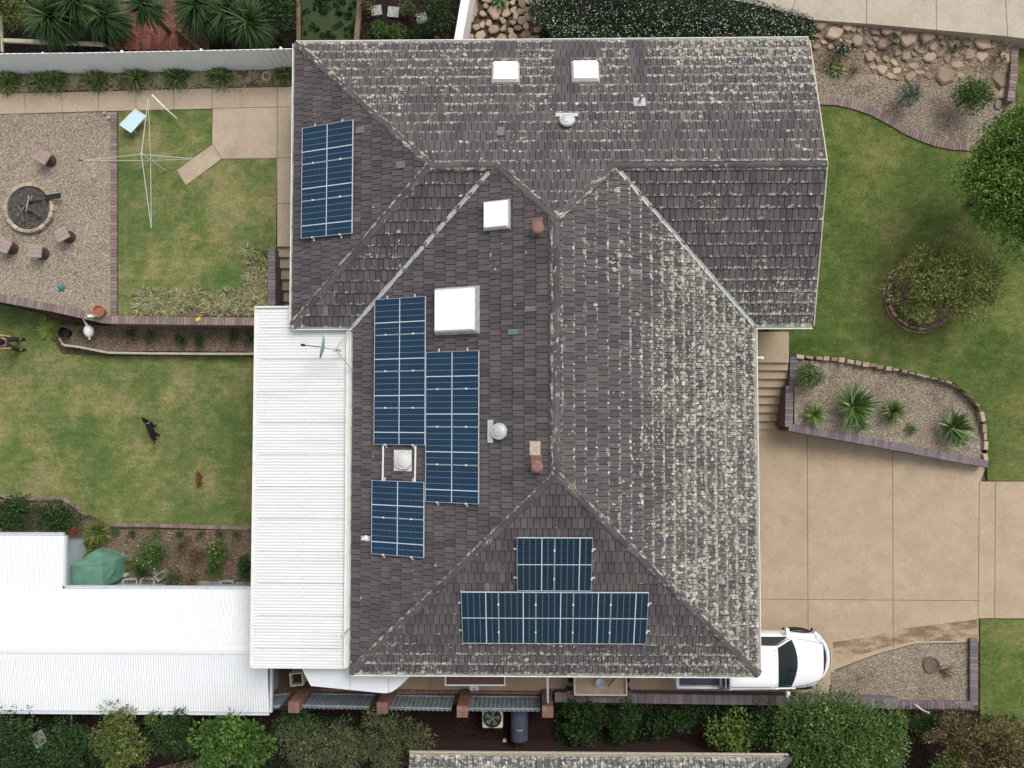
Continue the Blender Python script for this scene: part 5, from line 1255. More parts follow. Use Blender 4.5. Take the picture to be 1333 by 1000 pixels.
for s_ in (-1, 1):
    m = MB(); m.add([V3((-.80, s_ * .695, 1.575)), V3((.45, s_ * .685, 1.56)), V3((1.02, s_ * .84, 1.09)), V3((-.90, s_ * .855, 1.09))], [(0, 1, 2, 3) if s_ < 0 else (3, 2, 1, 0)]); lobj('side_window', m, 'glass', car)
    m = MB(); m.tube([V3((.53, s_ * .66, 1.60)), V3((1.2, s_ * .84, 1.08))], .028, 6); m.tube([V3((-.86, s_ * .69, 1.58)), V3((-.95, s_ * .86, 1.08))], .05, 6); m.tube([V3((-.1, s_ * .692, 1.57)), V3((-.05, s_ * .862, 1.08))], .025, 6); m.tube([V3((-.9, s_ * .69, 1.60)), V3((.53, s_ * .67, 1.60))], .028, 6); lobj('pillar', m, 'carw', car)
    m = MB(); m.tube([V3((-.88, s_ * .60, 1.695)), V3((.0, s_ * .60, 1.703)), V3((.48, s_ * .585, 1.68))], .007, 4); lobj('roof_channel', m, 'rubber', car)
    m = MB(); m.tube([V3((1.08, s_ * .938, .42)), V3((1.08, s_ * .93, .98))], .006, 4); m.tube([V3((.02, s_ * .938, .42)), V3((.02, s_ * .935, 1.0))], .006, 4); m.tube([V3((-.95, s_ * .938, .42)), V3((-.95, s_ * .93, 1.04)), V3((-.95, s_ * .84, 1.10))], .006, 4); lobj('door_gap', m, 'black', car)
    m = MB(); m.box((.98, s_ * 1.03, 1.10), (.12, .2, .15)); mm = lobj('wing_mirror', m, 'carw', car, bevel=.03); 
    for xw in (1.52, -1.55):
        m = MB(); m.lathe([(.2, -.12), (.36, -.12), (.385, -.09), (.385, .09), (.36, .12), (.2, .12)], (xw, s_ * .74, .38), 28, Matrix.Rotation(rad(90), 3, 'X')); wl = lobj('wheel', m, 'rubber', car, smooth=False)
        m = MB(); m.lathe([(.02, -.02), (.21, -.02), (.215, .125), (.19, .125), (.15, .1), (.05, .11), (.01, .115)], (xw, s_ * .72, .38), 20, Matrix.Rotation(rad(-90 * s_), 3, 'X')); lobj('rim', m, 'chrome', wl)
        m = MB()
        for k in range(9):
            a0, a1 = math.pi * k / 9, math.pi * (k + 1) / 9; q = lambda a, rr_, yy: V3((xw + math.cos(a) * rr_, yy, .40 + math.sin(a) * rr_))
            m.add([q(a0, .40, s_ * .90), q(a1, .40, s_ * .90), q(a1, .46, s_ * .965), q(a0, .46, s_ * .965), q(a0, .47, s_ * .90), q(a1, .47, s_ * .90)], [(0, 1, 2, 3), (3, 2, 5, 4)])
        lobj('wheel_arch', m, 'black' if xw > 0 else 'carw', car)
    m = MB(); m.add([V3((1.90, s_ * .82, .80)), V3((2.12, s_ * .66, .77)), V3((2.18, s_ * .52, .78)), V3((2.06, s_ * .52, .90)), V3((1.86, s_ * .74, .92))], [(0, 1, 2, 3, 4) if s_ < 0 else (4, 3, 2, 1, 0)]); m.v = [(a + .03, b * 1.05, c_ + .015) for a, b, c_ in m.v]; lobj('headlight', m, 'lamp', car)
    m = MB(); m.box((.05, s_ * .935, .88), (.16, .02, .03)); m.box((-.75, s_ * .935, .88), (.16, .02, .03)); lobj('door_handle', m, 'chrome', car)
    m = MB(); m.tube([V3((1.28, s_ * .78, 1.085)), V3((1.7, s_ * .70, 1.05)), V3((2.1, s_ * .58, .97))], .006, 4); lobj('bonnet_seam', m, 'black', car)
m = MB(); m.add([V3((-.93, .62, 1.60)), V3((-.93, -.62, 1.60)), V3((-1.0, -.76, 1.1)), V3((-1.0, .76, 1.1))], [(0, 1, 2, 3)]); lobj('rear_window', m, 'glass', car)
m = MB(); m.box((-1.68, 0, 1.11), (1.2, 1.50, .03)); lobj('tray_cover', m, 'cover', car, bevel=.01)
m = MB()
for s_ in (-1, 1): m.box((-1.7, s_ * .82, 1.12), (1.36, .07, .06))
m.box((-2.36, 0, 1.12), (.06, 1.7, .06)); lobj('tray_rim', m, 'carw', car, bevel=.015)
m = MB(); m.tube([V3((-1.10, -.84, 1.1)), V3((-1.02, -.66, 1.62)), V3((-1.02, .66, 1.62)), V3((-1.10, .84, 1.1))], .035, 8); lobj('sports_bar', m, 'chrome', car)
# front bumper + grille
def arc(xf, z, r, hwid=.88, n=12, sweep=.42): return [V3((xf - sweep * abs(f) ** 2.2, f * hwid, z)) for f in np.linspace(-1, 1, n)]
m = MB(); m.tube(arc(2.38, .58, .1, .86), .07, 8); lobj('bumper', m, 'carw', car, smooth=True)
m = MB(); m.tube(arc(2.40, .42, .1, .80), .05, 8); m.tube(arc(2.27, .62, .1, .80, 12, .36), .055, 8); m.tube(arc(2.24, .74, .1, .50, 12, .08), .035, 8); lobj('grille', m, 'black', car)
m = MB(); m.box((2.50, 0, .55), (.012, .36, .11)); lobj('number_plate', m, 'white', car)
m = MB(); m.tube([V3((1.02, -.62, 1.24)), V3((1.12, -.05, 1.17))], .008, 4); m.tube([V3((1.02, .1, 1.24)), V3((1.14, .6, 1.13))], .008, 4); lobj('wiper', m, 'black', car)

# ================================================================ ANIMALS AND PERSON
def skinned(name, verts, edges, radii, mat, parent, root=0, sub=2):
    me = bpy.data.meshes.new(name); me.from_pydata(verts, edges, []); o = bpy.data.objects.new(name, me); COL.objects.link(o); o.parent = parent
    me.materials.append(MT[mat]); sk = o.modifiers.new('skin', 'SKIN'); sk.use_smooth_shade = True
    lay = me.skin_vertices[0] if len(me.skin_vertices) else None
    for i, r in enumerate(radii):
        rr_ = r if isinstance(r, tuple) else (r, r); lay.data[i].radius = rr_; lay.data[i].use_root = (i == root)
    sb = o.modifiers.new('sub', 'SUBSURF'); sb.levels = sub; sb.render_levels = sub; ORG[o.name] = ORG[parent.name]
    return o
def dog(label, loc, rz, s, mat, head_turn=0.3, tail_side=-.08):
    r = T('dog', label, 'dog', loc, rz=rz)
    V = [(-.30, 0, .50), (-.10, 0, .49), (.10, 0, .48), (.28, 0, .50), (.40, .02, .60), (.50, .06 * head_turn * 3, .68), (.60, .14 * head_turn * 3, .66), (.68, .2 * head_turn * 3, .63),
         (-.42, 0, .50), (-.52, tail_side * .6, .44), (-.64, tail_side * 1.4, .36)]
    E = [(0, 1), (1, 2), (2, 3), (3, 4), (4, 5), (5, 6), (6, 7), (0, 8), (8, 9), (9, 10)]
    Rr = [(.135, .125), (.13, .12), (.15, .15), (.145, .15), (.10, .09), (.10, .09), (.055, .05), (.04, .035), (.05, .045), (.034, .034), (.022, .022)]
    def leg(root_, pts_, rs):
        prev = root_
        for p, q in zip(pts_, rs): V.append(p); Rr.append(q); E.append((prev, len(V) - 1)); prev = len(V) - 1
    for sy in (-1, 1):
        st_ = .06 * sy
        leg(3, [(.26, .095 * sy, .40), (.22 + st_, .10 * sy, .27), (.24 + st_, .10 * sy, .14), (.25 + st_, .10 * sy, .035), (.30 + st_, .10 * sy, .025)], [(.055, .06), .036, .028, .026, .024])
        leg(0, [(-.27, .10 * sy, .40), (-.22 - st_, .115 * sy, .29), (-.37 - st_, .115 * sy, .17), (-.34 - st_, .115 * sy, .035), (-.29 - st_, .115 * sy, .025)], [(.07, .075), .045, .026, .024, .024])
    skinned('body', [tuple(c_ * s for c_ in v_) for v_ in V], E, [tuple(c_ * s for c_ in (q if isinstance(q, tuple) else (q, q))) for q in Rr], mat, r)
    m = MB(); hy = .06 * head_turn * 3
    for sy in (-1, 1): m.add([V3((.46, hy + sy * .05, .73)) * s, V3((.53, hy + sy * .07, .73)) * s, V3((.49, hy + sy * .10, .80)) * s, V3((.45, hy + sy * .08, .71)) * s], [(0, 1, 2), (0, 2, 3), (1, 3, 2)])
    obj('ear', m, mat, r, local=True)
    return r
q = P(203, 560, .04); dog('black dog standing on the back lawn with its head turned left', (q.x, q.y, .04), rad(108), .70, 'fur', .28, .04)
if True:
    m = MB(); m.tube([V3((.34, -.09, .60)) * .70, V3((.34, 0, .67)) * .70, V3((.34, .09, .60)) * .70], .012, 6); d0 = [o for o in bpy.data.objects if o.name == 'dog'][0]; obj('collar', m, 'steel', d0, local=True)
q = P(262, 624, .04); dog('small reddish-brown dog standing on the back lawn', (q.x, q.y, .04), rad(84), .46, 'furb', .1, .05)
q = P(27, 449, .04)
pe = T('person', 'person in dark top and trousers standing at the left edge of the back lawn', 'person', (q.x, q.y, .04), rz=rad(4))
JV = [(0, 0, .92), (0, 0, 1.08), (.01, 0, 1.25), (0, 0, 1.42), (.0, 0, 1.50), (.02, 0, 1.60), (.015, 0, 1.70)]
JE = [(i, i + 1) for i in range(6)]; JR = [(.13, .105), (.13, .10), (.15, .105), (.12, .09), (.055, .055), (.085, .075), (.075, .07)]
def limb(root_, pts_, rs, V, E, R):
    p = root_
    for a, b in zip(pts_, rs): V.append(a); R.append(b if isinstance(b, tuple) else (b, b)); E.append((p, len(V) - 1)); p = len(V) - 1
    return p
V_, E_2, R_ = list(JV), list(JE), list(JR)
for sy in (-1, 1):
    limb(0, [(0, .10 * sy, .84), (.02, .14 * sy, .48), (-.01, .165 * sy, .10), (.05, .17 * sy, .045), (.15, .18 * sy, .035)], [(.085, .085), (.058, .06), .04, (.04, .035), (.035, .025)], V_, E_2, R_)
    w_ = limb(3, [(0, .19 * sy, 1.38), (-.05, .22 * sy, 1.12), (.08, .20 * sy, .92), (.11, .20 * sy, .85)], [.055, .04, .027, (.034, .02)], V_, E_2, R_)
    for k, l in enumerate((.075, .085, .08, .062)): limb(w_, [(.125, (.175 + .014 * k) * sy, .80), (.14, (.172 + .016 * k) * sy, .80 - l * .45), (.155, (.172 + .016 * k) * sy, .80 - l)], [.010, .009, .007], V_, E_2, R_)
    limb(w_, [(.14, .175 * sy, .845), (.165, .16 * sy, .82)], [.011, .008], V_, E_2, R_)
skinned('body', V_, E_2, R_, 'skin', pe)
V2 = [(0, 0, .90), (0, 0, 1.08), (.01, 0, 1.25), (0, 0, 1.40), (0, 0, 1.45)]; E2 = [(0, 1), (1, 2), (2, 3), (3, 4)]; R2 = [(.155, .125), (.15, .12), (.17, .125), (.14, .11), (.085, .08)]
for sy in (-1, 1): limb(3, [(0, .195 * sy, 1.38), (-.045, .222 * sy, 1.15)], [.078, .068], V2, E2, R2)
skinned('shirt', V2, E2, R2, 'navy', pe)
V2 = [(0, 0, .95), (0, 0, .88)]; E2 = [(0, 1)]; R2 = [(.145, .12), (.14, .12)]
for sy in (-1, 1): limb(1, [(0, .10 * sy, .80), (.02, .14 * sy, .48), (-.01, .165 * sy, .09)], [(.125, .125), (.095, .10), .08], V2, E2, R2)
skinned('trousers', V2, E2, R2, 'denim', pe)
for sy in (-1, 1):
    m = MB(); m.ell((.06, .175 * sy, .035), (.14, .05, .045), 12, 8); obj('shoe', m, 'black', pe, local=True, smooth=True)
m = MB(); m.ell((-.005, 0, 1.66), (.10, .09, .11), 14, 9); obj('hair', m, 'bark', pe, local=True, smooth=True)
m = MB(); m.ell((.10, 0, 1.60), (.02, .014, .022), 8, 6)
for sy in (-1, 1): m.ell((.0, sy * .085, 1.60), (.02, .012, .03), 8, 6)
obj('face_features', m, 'skin', pe, local=True)

# ================================================================ PLANTS
def TG(i, s): return s
# strap clumps along the pale fence
lab = ['first', 'second', 'third', 'fourth', 'fifth', 'sixth', 'seventh', 'eighth']
for i, (x, y, n, s) in enumerate(((14, 107, 150, .42), (50, 108, 120, .34), (74, 105, 150, .42), (125, 105, 150, .38), (176, 103, 170, .46), (231, 104, 160, .42), (288, 101, 150, .40), (372, 97, 130, .36))):
    strappy('strappy_plant', f'{lab[i]} strap-leaved clump from the left along the pale fence', 'plant', x, y, ZU + .04, s * 1.15, .034, int(n * 1.7), 'strap', 'strap-leaved clumps along the pale fence', el=(5, 80), droop=.35, sub=3, spread=.14)
# dry straw / dead leaves between
V, t = [], []
for k in range(190):
    x = random.uniform(0, 370); q, tt = blade_quads(P(x, random.uniform(99, 118) - x * .02, ZU + .05), 9, .25, .02, (0, 40), .3); V.append(q); t.append(tt * .3 + .7)
V = np.concatenate(V); V[:, :, 2] = np.maximum(V[:, :, 2], ZU + .055); quads('dry_leaves', V, np.concatenate(t), 'varieg', kind='stuff', label='dry straw-coloured leaves in the bed along the pale fence', cat='ground cover')
# variegated ground cover
V, t = [], []
for k in range(210):
    if k < 150: x, y = random.uniform(176, 345), random.uniform(380, 409)
    else: x, y = random.uniform(322, 350), random.uniform(325, 392)
    q, tt = blade_quads(P(x, y, ZU + .06), 20, .30, .022, (10, 75), .45); V.append(q); t.append(tt + .1)
V = np.concatenate(V); V[:, :, 2] = np.maximum(V[:, :, 2], ZU + .06); quads('ground_cover', V, np.concatenate(t), 'varieg', kind='stuff', label='mass of variegated strap leaves along the edge of the upper lawn', cat='ground cover')
strappy('strappy_plant', 'dark green strap-leaved clump at the head of the brick pier', 'plant', 338, 332, ZU + .05, .42, .03, 160, 'strap', None, sub=3, spread=.18)
# narrow bed plants
for i, (x, y, n) in enumerate(((110, 433, 60), (172, 438, 90), (196, 440, 90), (236, 440, 110), (260, 443, 110), (305, 439, 80), (326, 441, 80))):
    plant('small_shrub', f'{lab[i]} small dark shrub from the left in the narrow bed', 'shrub', x, y, .32, 11, .2, 'dark', n * 4, .05, 8, 'small shrubs in the narrow bed')
strappy('grass_clump', 'lime green feathery clump at the end of the narrow bed', 'plant', 67, 432, .05, .42, .012, 420, 'lime', None, el=(10, 80), droop=.25, sub=5, spread=.12)
# rose bed
plant('flowering_shrub', 'round dark green shrub with white flowers beside the green tarpaulin', 'shrub', 199, 716, .05, 23, .55, 'mid', 2600, .06, 26, flowers=15)
plant('flowering_shrub', 'smaller round shrub with few white flowers in the rose bed', 'shrub', 284, 718, .05, 16, .5, 'mid', 1500, .06, 18, flowers=7)
plant('shrub', 'low green shrub under the smaller flowering shrub', 'shrub', 280, 744, .05, 11, .3, 'mid', 700, .06, 10)
strappy('yellow_plant', 'yellow-green spiky plant in the garage corner', 'plant', 128, 695, .05, .50, .045, 170, 'yellow', None, el=(15, 85), droop=.3, sub=4, spread=.22, h=.1)
strappy('yellow_plant', 'small yellow-green clump right of the tarpaulin', 'plant', 168, 736, .05, .32, .03, 90, 'yellow', None, sub=3, spread=.1)
strappy('strappy_plant', 'yellow-green spiky clump against the garage wall', 'plant', 113, 716, .05, .42, .04, 120, 'yellow', None, sub=3, spread=.15)
plant('shrub', 'dark low shrub below the round flowering shrub', 'shrub', 188, 744, .05, 12, .25, 'dark', 700, .05, 10)
plant('shrub', 'brown and green wiry shrub in the middle of the rose bed', 'shrub', 236, 708, .05, 14, .35, 'brown', 700, .05, 12, cl=.3)
plant('shrub', 'orange-tinted wiry shrub in the rose bed', 'shrub', 258, 722, .05, 14, .35, 'brown', 800, .05, 12)
plant('shrub', 'grey-green bushy shrub right of the concrete planters', 'shrub', 228, 752, .05, 16, .4, 'grey', 1100, .06, 14)
plant('shrub', 'rusty brown shrub against the paved strip', 'shrub', 250, 757, .05, 13, .4, 'brown', 1000, .05, 12)
plant('shrub', 'tall dark shrub at the patio roof edge of the rose bed', 'shrub', 324, 738, .05, 13, .6, 'dark', 1100, .07, 12, ry=22)
for i, x in enumerate((150, 172, 205, 235, 262, 286, 306)):
    plant('bedding_plant', f'{lab[i]} little bedding plant from the left behind the lawn edging', 'plant', x, 694, .05, 7, .14, 'dark' if i % 2 else 'mid', 170, .05, 6, 'bedding plants behind the lawn edging')
plant('shrub', 'large dark green shrub left in the lower left bed', 'shrub', 21, 669, .05, 27, .8, 'dark', 3200, .08, 26)
plant('shrub', 'dark green shrub right in the lower left bed', 'shrub', 76, 672, .05, 24, .7, 'dark', 2600, .08, 24)
plant('shrub', 'pale grey-green little shrub between the two dark shrubs', 'shrub', 52, 662, .05, 10, .35, 'grey', 500, .05, 8)
plant('shrub', 'grey wiry shrub at the right end of the dark shrubs', 'shrub', 104, 672, .05, 11, .35, 'grey', 300, .05, 8)
q = P(94, 692, .6); plant('red_flower', 'bright red flower head beside the garage gutter', 'flower', 95, 692, .3, 6, .5, 'red', 90, .06, 5)
# yucca bed
bz = lambda px, py: P(px, py, zb).z
for nm, lb, ct, x, y, L_, W_, n, mt, el, dr, hh in (
    ('yucca', 'big broad yucca rosette left of centre in the gravel bed', 'yucca', 1104, 529, .80, .055, 110, 'yucca', (0, 75), .10, .35),
    ('yucca', 'yucca rosette with pale-edged leaves at the right of the gravel bed', 'yucca', 1233, 556, .70, .06, 80, 'yucca', (0, 75), .12, .3),
    ('yucca', 'fine-leaved dark rosette in the middle of the gravel bed', 'yucca', 1157, 536, .52, .022, 240, 'strap', (0, 85), .15, .2),
    ('strappy_plant', 'blue-green strappy clump in the lower left corner of the gravel bed', 'plant', 1058, 540, .45, .04, 90, 'strap', (5, 80), .3, .1),
    ('strappy_plant', 'small strappy clump touching the big yucca', 'plant', 1120, 552, .34, .035, 60, 'yucca', (5, 80), .25, .05),
    ('strappy_plant', 'tiny strappy offset near the middle of the gravel bed', 'plant', 1185, 559, .24, .03, 36, 'yucca', (5, 80), .3, .04),
    ('strappy_plant', 'small green offset under the pale-edged yucca', 'plant', 1250, 571, .28, .035, 46, 'yucca', (5, 80), .3, .04)):
    strappy(nm, lb, ct, x, y, bz(x, y), L_, W_, n, mt, None, el, dr, hh)
plant('shrub', 'round bushy green shrub in the top left corner of the yucca bed', 'shrub', 1054, 490, 1.0, 17, .42, 'mid', 1600, .06, 18)
# rockery plants
plant('shrub', 'small round blue-green shrub in the gravel below the rocks', 'shrub', 1180, 125, ZU, 17, .45, 'blue', 1900, .045, 22)
plant('shrub', 'round bright green shrub near the large tree', 'shrub', 1261, 127, ZU, 25, .65, 'mid', 2600, .07, 26)
plant('flowering_shrub', 'small daisy bush with white flowers by the house corner', 'shrub', 1095, 65, ZU + .1, 13, .32, 'dark', 700, .05, 10, flowers=22)
strappy('strappy_plant', 'green leafy clump below the daisy bush', 'plant', 1087, 86, ZU + .02, .32, .04, 110, 'strap', None, sub=4, spread=.25)
for i, (x, y) in enumerate(((1163, 55), (1145, 38), (1245, 62), (1302, 72))):
    plant('weed_tuft', ['green weed tuft in the middle of the rock wall', 'green weed tuft at the driveway edge of the rock wall', 'green weed tuft among the right rocks', 'sparse weed tuft at the right end of the rocks'][i], 'weed', x, y, 1.35, 12, .15, 'grey', 260, .05, 9)
plant('shrub', 'withered brown little plant in the gravel left of the blue shrub', 'shrub', 1112, 93, ZU, 8, .18, 'brown', 140, .05, 6)
# big tree on the right
def tree(name, label, px, py, z, h, rpx, ry, mat, n, leaf, clumps, asp=.55, cl=.30, flat=1.0):
    return plant(name, label, 'tree', px, py, z, rpx, h, mat, n, leaf, clumps, None, asp, ry, trunk=True, cl=cl)
tree('tree', 'dense bright green tree overhanging the right edge of the front lawn', 1330, 232, ZU, 2.6, 84, 98, 'tree', 60000, .085, 80, cl=.36)
tree('feathery_bush', 'feathery olive bush spreading out of the rusty ring bed', 1229, 372, ZU, 1.0, 64, 50, 'olive', 22000, .11, 80, asp=.26, cl=.32)
strappy('strappy_plant', 'dark strap-leaved clump at the foot of the feathery bush', 'plant', 1199, 418, ZU + .05, .36, .03, 110, 'strap', None, sub=3, spread=.12)
strappy('strappy_plant', 'dark green clump inside the left of the rusty ring', 'plant', 1176, 404, ZU + .05, .34, .03, 100, 'strap', None, sub=3, spread=.12)
strappy('strappy_plant', 'pale-leaved clump at the left rim of the rusty ring', 'plant', 1163, 374, ZU + .05, .28, .03, 60, 'strap', None)
# hedge at top
def hedge(label, pts, z, h, n, leaf, mat, nf, fm):
    pg = poly(pts, z + h * .6); xs_ = [p.x for p in pg]; ys_ = [p.y for p in pg]; r = T('hedge', label, 'hedge', V3((sum(xs_) / len(xs_), sum(ys_) / len(ys_), z)))
    C = np.stack([rng.uniform(min(xs_), max(xs_), n * 2), rng.uniform(min(ys_), max(ys_), n * 2)], 1); C = C[inpoly(C, [(p.x, p.y) for p in pg])][:n]
    f = np.sin(C[:, 0] * 2.1) * .5 + np.sin(C[:, 1] * 3.3 + C[:, 0]) * .5
    zt = z + h * (.86 + .10 * f) - rng.exponential(.13, len(C)); C3 = np.concatenate([C, zt[:, None]], 1)
    D = rng.normal(size=(len(C), 3)) + np.array([0, 0, .7]); Vq = leafquads(C3, D, leaf * rng.uniform(.7, 1.3, len(C)), leaf * .45); quads('foliage', Vq, .42 + .12 * f[: len(C)] + rng.normal(0, .17, len(C)), mat, r)
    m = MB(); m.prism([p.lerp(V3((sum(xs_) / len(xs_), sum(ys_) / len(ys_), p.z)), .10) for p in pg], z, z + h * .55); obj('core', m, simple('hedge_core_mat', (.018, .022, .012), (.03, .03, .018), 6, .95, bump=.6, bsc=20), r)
    s = rng.choice(len(C3), nf); q = []
    Cf = C3[s] + np.array([0, 0, .05])
    for a in range(4):
        an = a * 1.57; D = np.tile(np.array([math.cos(an), math.sin(an), .3]), (nf, 1)); q.append(leafquads(Cf, D, .026, .024))
    quads('flower', np.concatenate(q), np.tile(rng.uniform(0, 1, nf) - .25 * (C3[s, 1] > np.percentile(C[:, 1], 55)), 4), fm, r, kind='stuff')
hedge('long dark hedge with small white and lilac flowers behind the north gutter', [(688, -30), (860, -30), (905, 6), (985, 6), (1048, 22), (1060, 34), (1057, 62), (720, 62), (712, 44), (690, 38)], ZU, 1.15, 26000, .075, 'dark', 2600, 'flower')
# cordylines and shrubs top left
for i, (lb, x, y, L_, n, hh) in enumerate((('large dark spiky cordyline above the pale timber rail', 66, 22, 1.0, 300, 1.5), ('spiky cordyline left of the red paving', 135, 22, .85, 240, 1.3), ('spiky cordyline head overhanging the red paving corner', 186, 5, .75, 110, 1.8),
     ('dark spiky cordyline right of the red paving', 258, 8, 1.0, 280, 1.5), ('dark spiky cordyline near the top beside the house corner', 325, 30, .85, 260, 1.2), ('spiky cordyline at the top edge left of the paving', 100, 0, .9, 240, 1.7), ('spiky cordyline between the two right ones', 295, 16, .85, 240, 1.3))):
    q = P(x, y, ZU + hh); w_ = P(x, y, ZU + hh)
    r = T('cordyline', lb, 'spiky plant', V3((q.x, q.y, ZU))); V, t = blade_quads(q, int(n * 1.2), L_, .045, (-30, 80), .20, 5); V2_, t2 = blade_quads(q - V3((0, 0, .25)), n, L_ * 1.05, .045, (-40, 30), .26, 5); quads('leaves', np.concatenate([V, V2_]), np.concatenate([t, t2 - .15]), 'palm', r)
    m = MB(); m.tube([V3((q.x, q.y, ZU)), q], [.08, .06], 8); obj('trunk', m, 'bark', r)
plant('shrub', 'olive green shrub in the top left corner', 'shrub', 14, 8, ZU, 30, .9, 'yellow', 1800, .08, 16)
plant('shrub', 'dark leafy shrub beside the top brown border', 'shrub', 366, 12, ZU, 26, 1.0, 'dark', 2200, .08, 20)
plant('shrub', 'dark shrub above the gutter right of the stepping stones', 'shrub', 568, 20, ZU, 24, .7, 'dark', 2000, .07, 18, ry=34)
for i, (x, y, rr_, mt, lb) in enumerate(((494, 42, 14, 'mid', 'low green shrub below the left stepping stone'), (517, 45, 14, 'mid', 'low green shrub below the middle stepping stone'), (532, 12, 12, 'grey', 'pale wispy shrub right of the middle stepping stone'), (548, 46, 13, 'dark', 'dark low shrub below the right stepping stone'), (478, 6, 10, 'brown', 'reddish low shrub at the top beside the border'))):
    plant('shrub', lb, 'shrub', x, y, ZU, rr_, .3, mt, 700, .06, 12)
strappy('strappy_plant', 'green leaves of a plant at the top edge among pink rocks', 'plant', 650, 2, ZU + .1, .35, .04, 60, 'yucca', None)
V, t, _ = crown_quads((P(430, 25, ZU).x, P(430, 25, ZU).y, ZU + .05), (1.0, .9, .14), 5000, .06, 60, flat=.3); V[:, :, 2] = np.maximum(V[:, :, 2], ZU + .05); quads('ground_cover', V, t - .1, 'dark', kind='stuff', label='dark green ground cover between the two timber borders', cat='ground cover')
# bottom strip
tree('round_hedge', 'large clipped round hedge beside the nose of the white truck', 1085, 955, 0, 1.5, 98, 56, 'hedge', 36000, .095, 130, asp=.42, cl=.34)
plant('shrub', 'bright green leafy shrub left of the large round hedge', 'shrub', 955, 951, .03, 30, .9, 'limeg', 2200, .10, 24, ry=26)
plant('shrub', 'low dark green bush between the bright shrub and the hedge', 'shrub', 998, 945, .03, 30, .9, 'dark', 2600, .08, 24)
plant('shrub', 'green feathery shrub below the box trailer', 'shrub', 811, 937, .03, 27, .6, 'dark', 2600, .08, 20)
plant('shrub', 'dark leafy shrub right of the fourth brick pier', 'shrub', 760, 935, .03, 36, .5, 'dark', 2600, .09, 20)
plant('shrub', 'very dark low shrub in the south garden bed', 'shrub', 878, 937, .03, 44, .4, 'dark', 2600, .08, 20, ry=20)
for lb, x, y, h, rx, ry, mt, n, lf, asp in (
    ('large-leaved bright green tree right under the garage corner', 312, 966, 1.9, 50, 38, 'mid', 5200, .14, .6),
    ('olive green tree with fine leaves below the garage roof', 160, 958, 1.7, 44, 36, 'yellow', 5200, .09, .4),
    ('dark tree between the olive tree and the large-leaved tree', 232, 950, 1.4, 40, 30, 'dark', 4200, .09, .4),
    ('very dark bush in the lower left corner', 18, 960, 1.5, 44, 42, 'dark', 4200, .09, .45),
    ('dark bush beside the thin pole', 92, 968, 1.3, 36, 34, 'dark', 3600, .09, .45),
    ('grey-green feathery tree in front of the steel fence', 420, 976, 1.8, 66, 34, 'grey', 7800, .09, .25),
    ('grey-green feathery tree left of the neighbouring roof', 505, 962, 1.7, 46, 38, 'grey', 5600, .09, .25),
    ('dark bush under the first brick pier', 388, 940, 1.0, 34, 18, 'dark', 2600, .08, .4),
    ('brown and olive tree in the lower right corner', 1300, 985, 1.7, 54, 44, 'brown', 5200, .10, .45),
    ('rusty brown bush right of the bare twigs', 1246, 960, 1.3, 34, 36, 'brown', 3600, .08, .4),
    ('yellowish tree at the right end of the bottom edge', 1240, 1000, 1.5, 36, 22, 'yellow', 2600, .09, .5),
    ('dark shrub between the round hedge and the edging wall', 1205, 940, .8, 34, 16, 'dark', 2000, .07, .4)):
    tree('tree' if 'tree' in lb else 'bush', lb, x, y, .0, h, rx, ry, mt, n, lf, 34, asp, cl=.32)

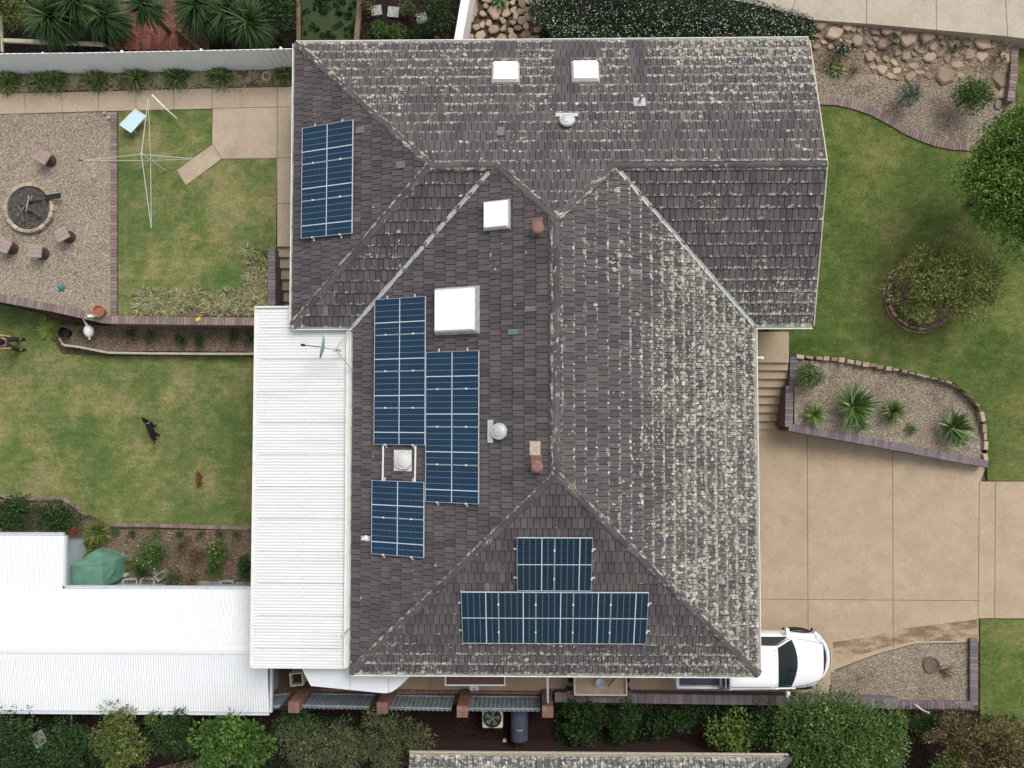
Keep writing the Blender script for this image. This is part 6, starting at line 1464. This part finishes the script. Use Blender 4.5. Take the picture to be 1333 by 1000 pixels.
# low leaf cover filling the shaded strips at the bottom and under the top-left plants
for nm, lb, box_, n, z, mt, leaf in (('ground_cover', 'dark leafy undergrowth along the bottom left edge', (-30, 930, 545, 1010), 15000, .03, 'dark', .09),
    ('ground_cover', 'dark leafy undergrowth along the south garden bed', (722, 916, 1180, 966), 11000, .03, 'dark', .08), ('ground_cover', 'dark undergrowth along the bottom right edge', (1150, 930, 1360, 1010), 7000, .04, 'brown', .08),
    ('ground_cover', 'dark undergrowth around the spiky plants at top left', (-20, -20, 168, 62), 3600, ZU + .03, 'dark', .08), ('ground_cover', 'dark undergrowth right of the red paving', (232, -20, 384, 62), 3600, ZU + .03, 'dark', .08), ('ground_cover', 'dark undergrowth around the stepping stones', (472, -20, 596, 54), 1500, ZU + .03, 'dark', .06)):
    a, b = P(box_[0], box_[3], z), P(box_[2], box_[1], z); C = np.stack([rng.uniform(a.x, b.x, n), rng.uniform(a.y, b.y, n)], 1)
    f = np.sin(C[:, 0] * 2.3 + 1.7 * np.sin(C[:, 1] * 2.1)) + np.sin(C[:, 1] * 3.1 + C[:, 0]); C = C[f > -.5]; f = f[f > -.5]
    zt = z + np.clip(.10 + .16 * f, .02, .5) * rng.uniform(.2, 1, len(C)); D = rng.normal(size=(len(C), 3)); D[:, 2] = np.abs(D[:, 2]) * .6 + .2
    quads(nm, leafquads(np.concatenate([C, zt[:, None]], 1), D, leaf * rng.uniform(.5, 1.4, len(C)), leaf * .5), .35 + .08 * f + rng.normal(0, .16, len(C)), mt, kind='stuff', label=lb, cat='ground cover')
# fallen leaves and twigs scattered over hard surfaces
V, t = [], []
for k in range(420):
    x, y, z = random.choice(((random.uniform(0, 380), random.gauss(120, 6), ZU + .06), (random.uniform(990, 1270), random.uniform(560, 835), .07), (random.uniform(990, 1330), random.gauss(826, 8), .07), (random.uniform(1030, 1280), random.gauss(600, 14), .07), (random.uniform(530, 980), random.gauss(898, 4), .07)))
    if y > 800 and x > 1274: continue
    p = P(x, y, z); t.append(random.random()); V.append([p.x, p.y, p.z])
V = np.array(V); D = rng.normal(size=V.shape); D[:, 2] = np.abs(D[:, 2]) * .2 + .05
quads('leaf_litter', leafquads(V, D, .045, .02), np.array(t), 'brown', kind='stuff', label='small fallen leaves scattered over the paths and driveway', cat='leaf litter')
# ---------------------------------------------------------------- grass blades on the lawns (one object each kind)
for mat, lm, per in (('lawnL', 'grassL', 190), ('lawnR', 'grassR', 190)):
    VV, TT = [], []
    for pg, z, mt in LAWN:
        if mt != mat: continue
        A = np.array([(p.x, p.y) for p in pg]); lo, hi = np.maximum(A.min(0), (-17.2, -13)), np.minimum(A.max(0), (17.2, 13.5))
        n = int((hi - lo).prod() * per); C = np.stack([rng.uniform(lo[0], hi[0], n), rng.uniform(lo[1], hi[1], n)], 1); C = C[inpoly(C, A.tolist())]
        zz_ = np.array([z(a, b) for a, b in C]) if callable(z) else np.full(len(C), z)
        D = rng.normal(size=(len(C), 3)) * .9; D[:, 2] = np.abs(D[:, 2]) * .5 + .25
        VV.append(leafquads(np.concatenate([C, zz_[:, None]], 1), D, .055, .016))
        f = .5 + .22 * np.sin(C[:, 0] * 1.3 + 2 * np.sin(C[:, 1] * .9)) + .2 * np.sin(C[:, 1] * 1.7 + np.sin(C[:, 0] * 1.1)); TT.append(f * .7 + rng.normal(.12, .16, len(C)))
    quads('grass', np.concatenate(VV), np.concatenate(TT), lm, kind='stuff', label='short mown grass blades on the ' + ('back lawns' if mat == 'lawnL' else 'front lawns'), cat='grass')
bpy.context.view_layer.update()
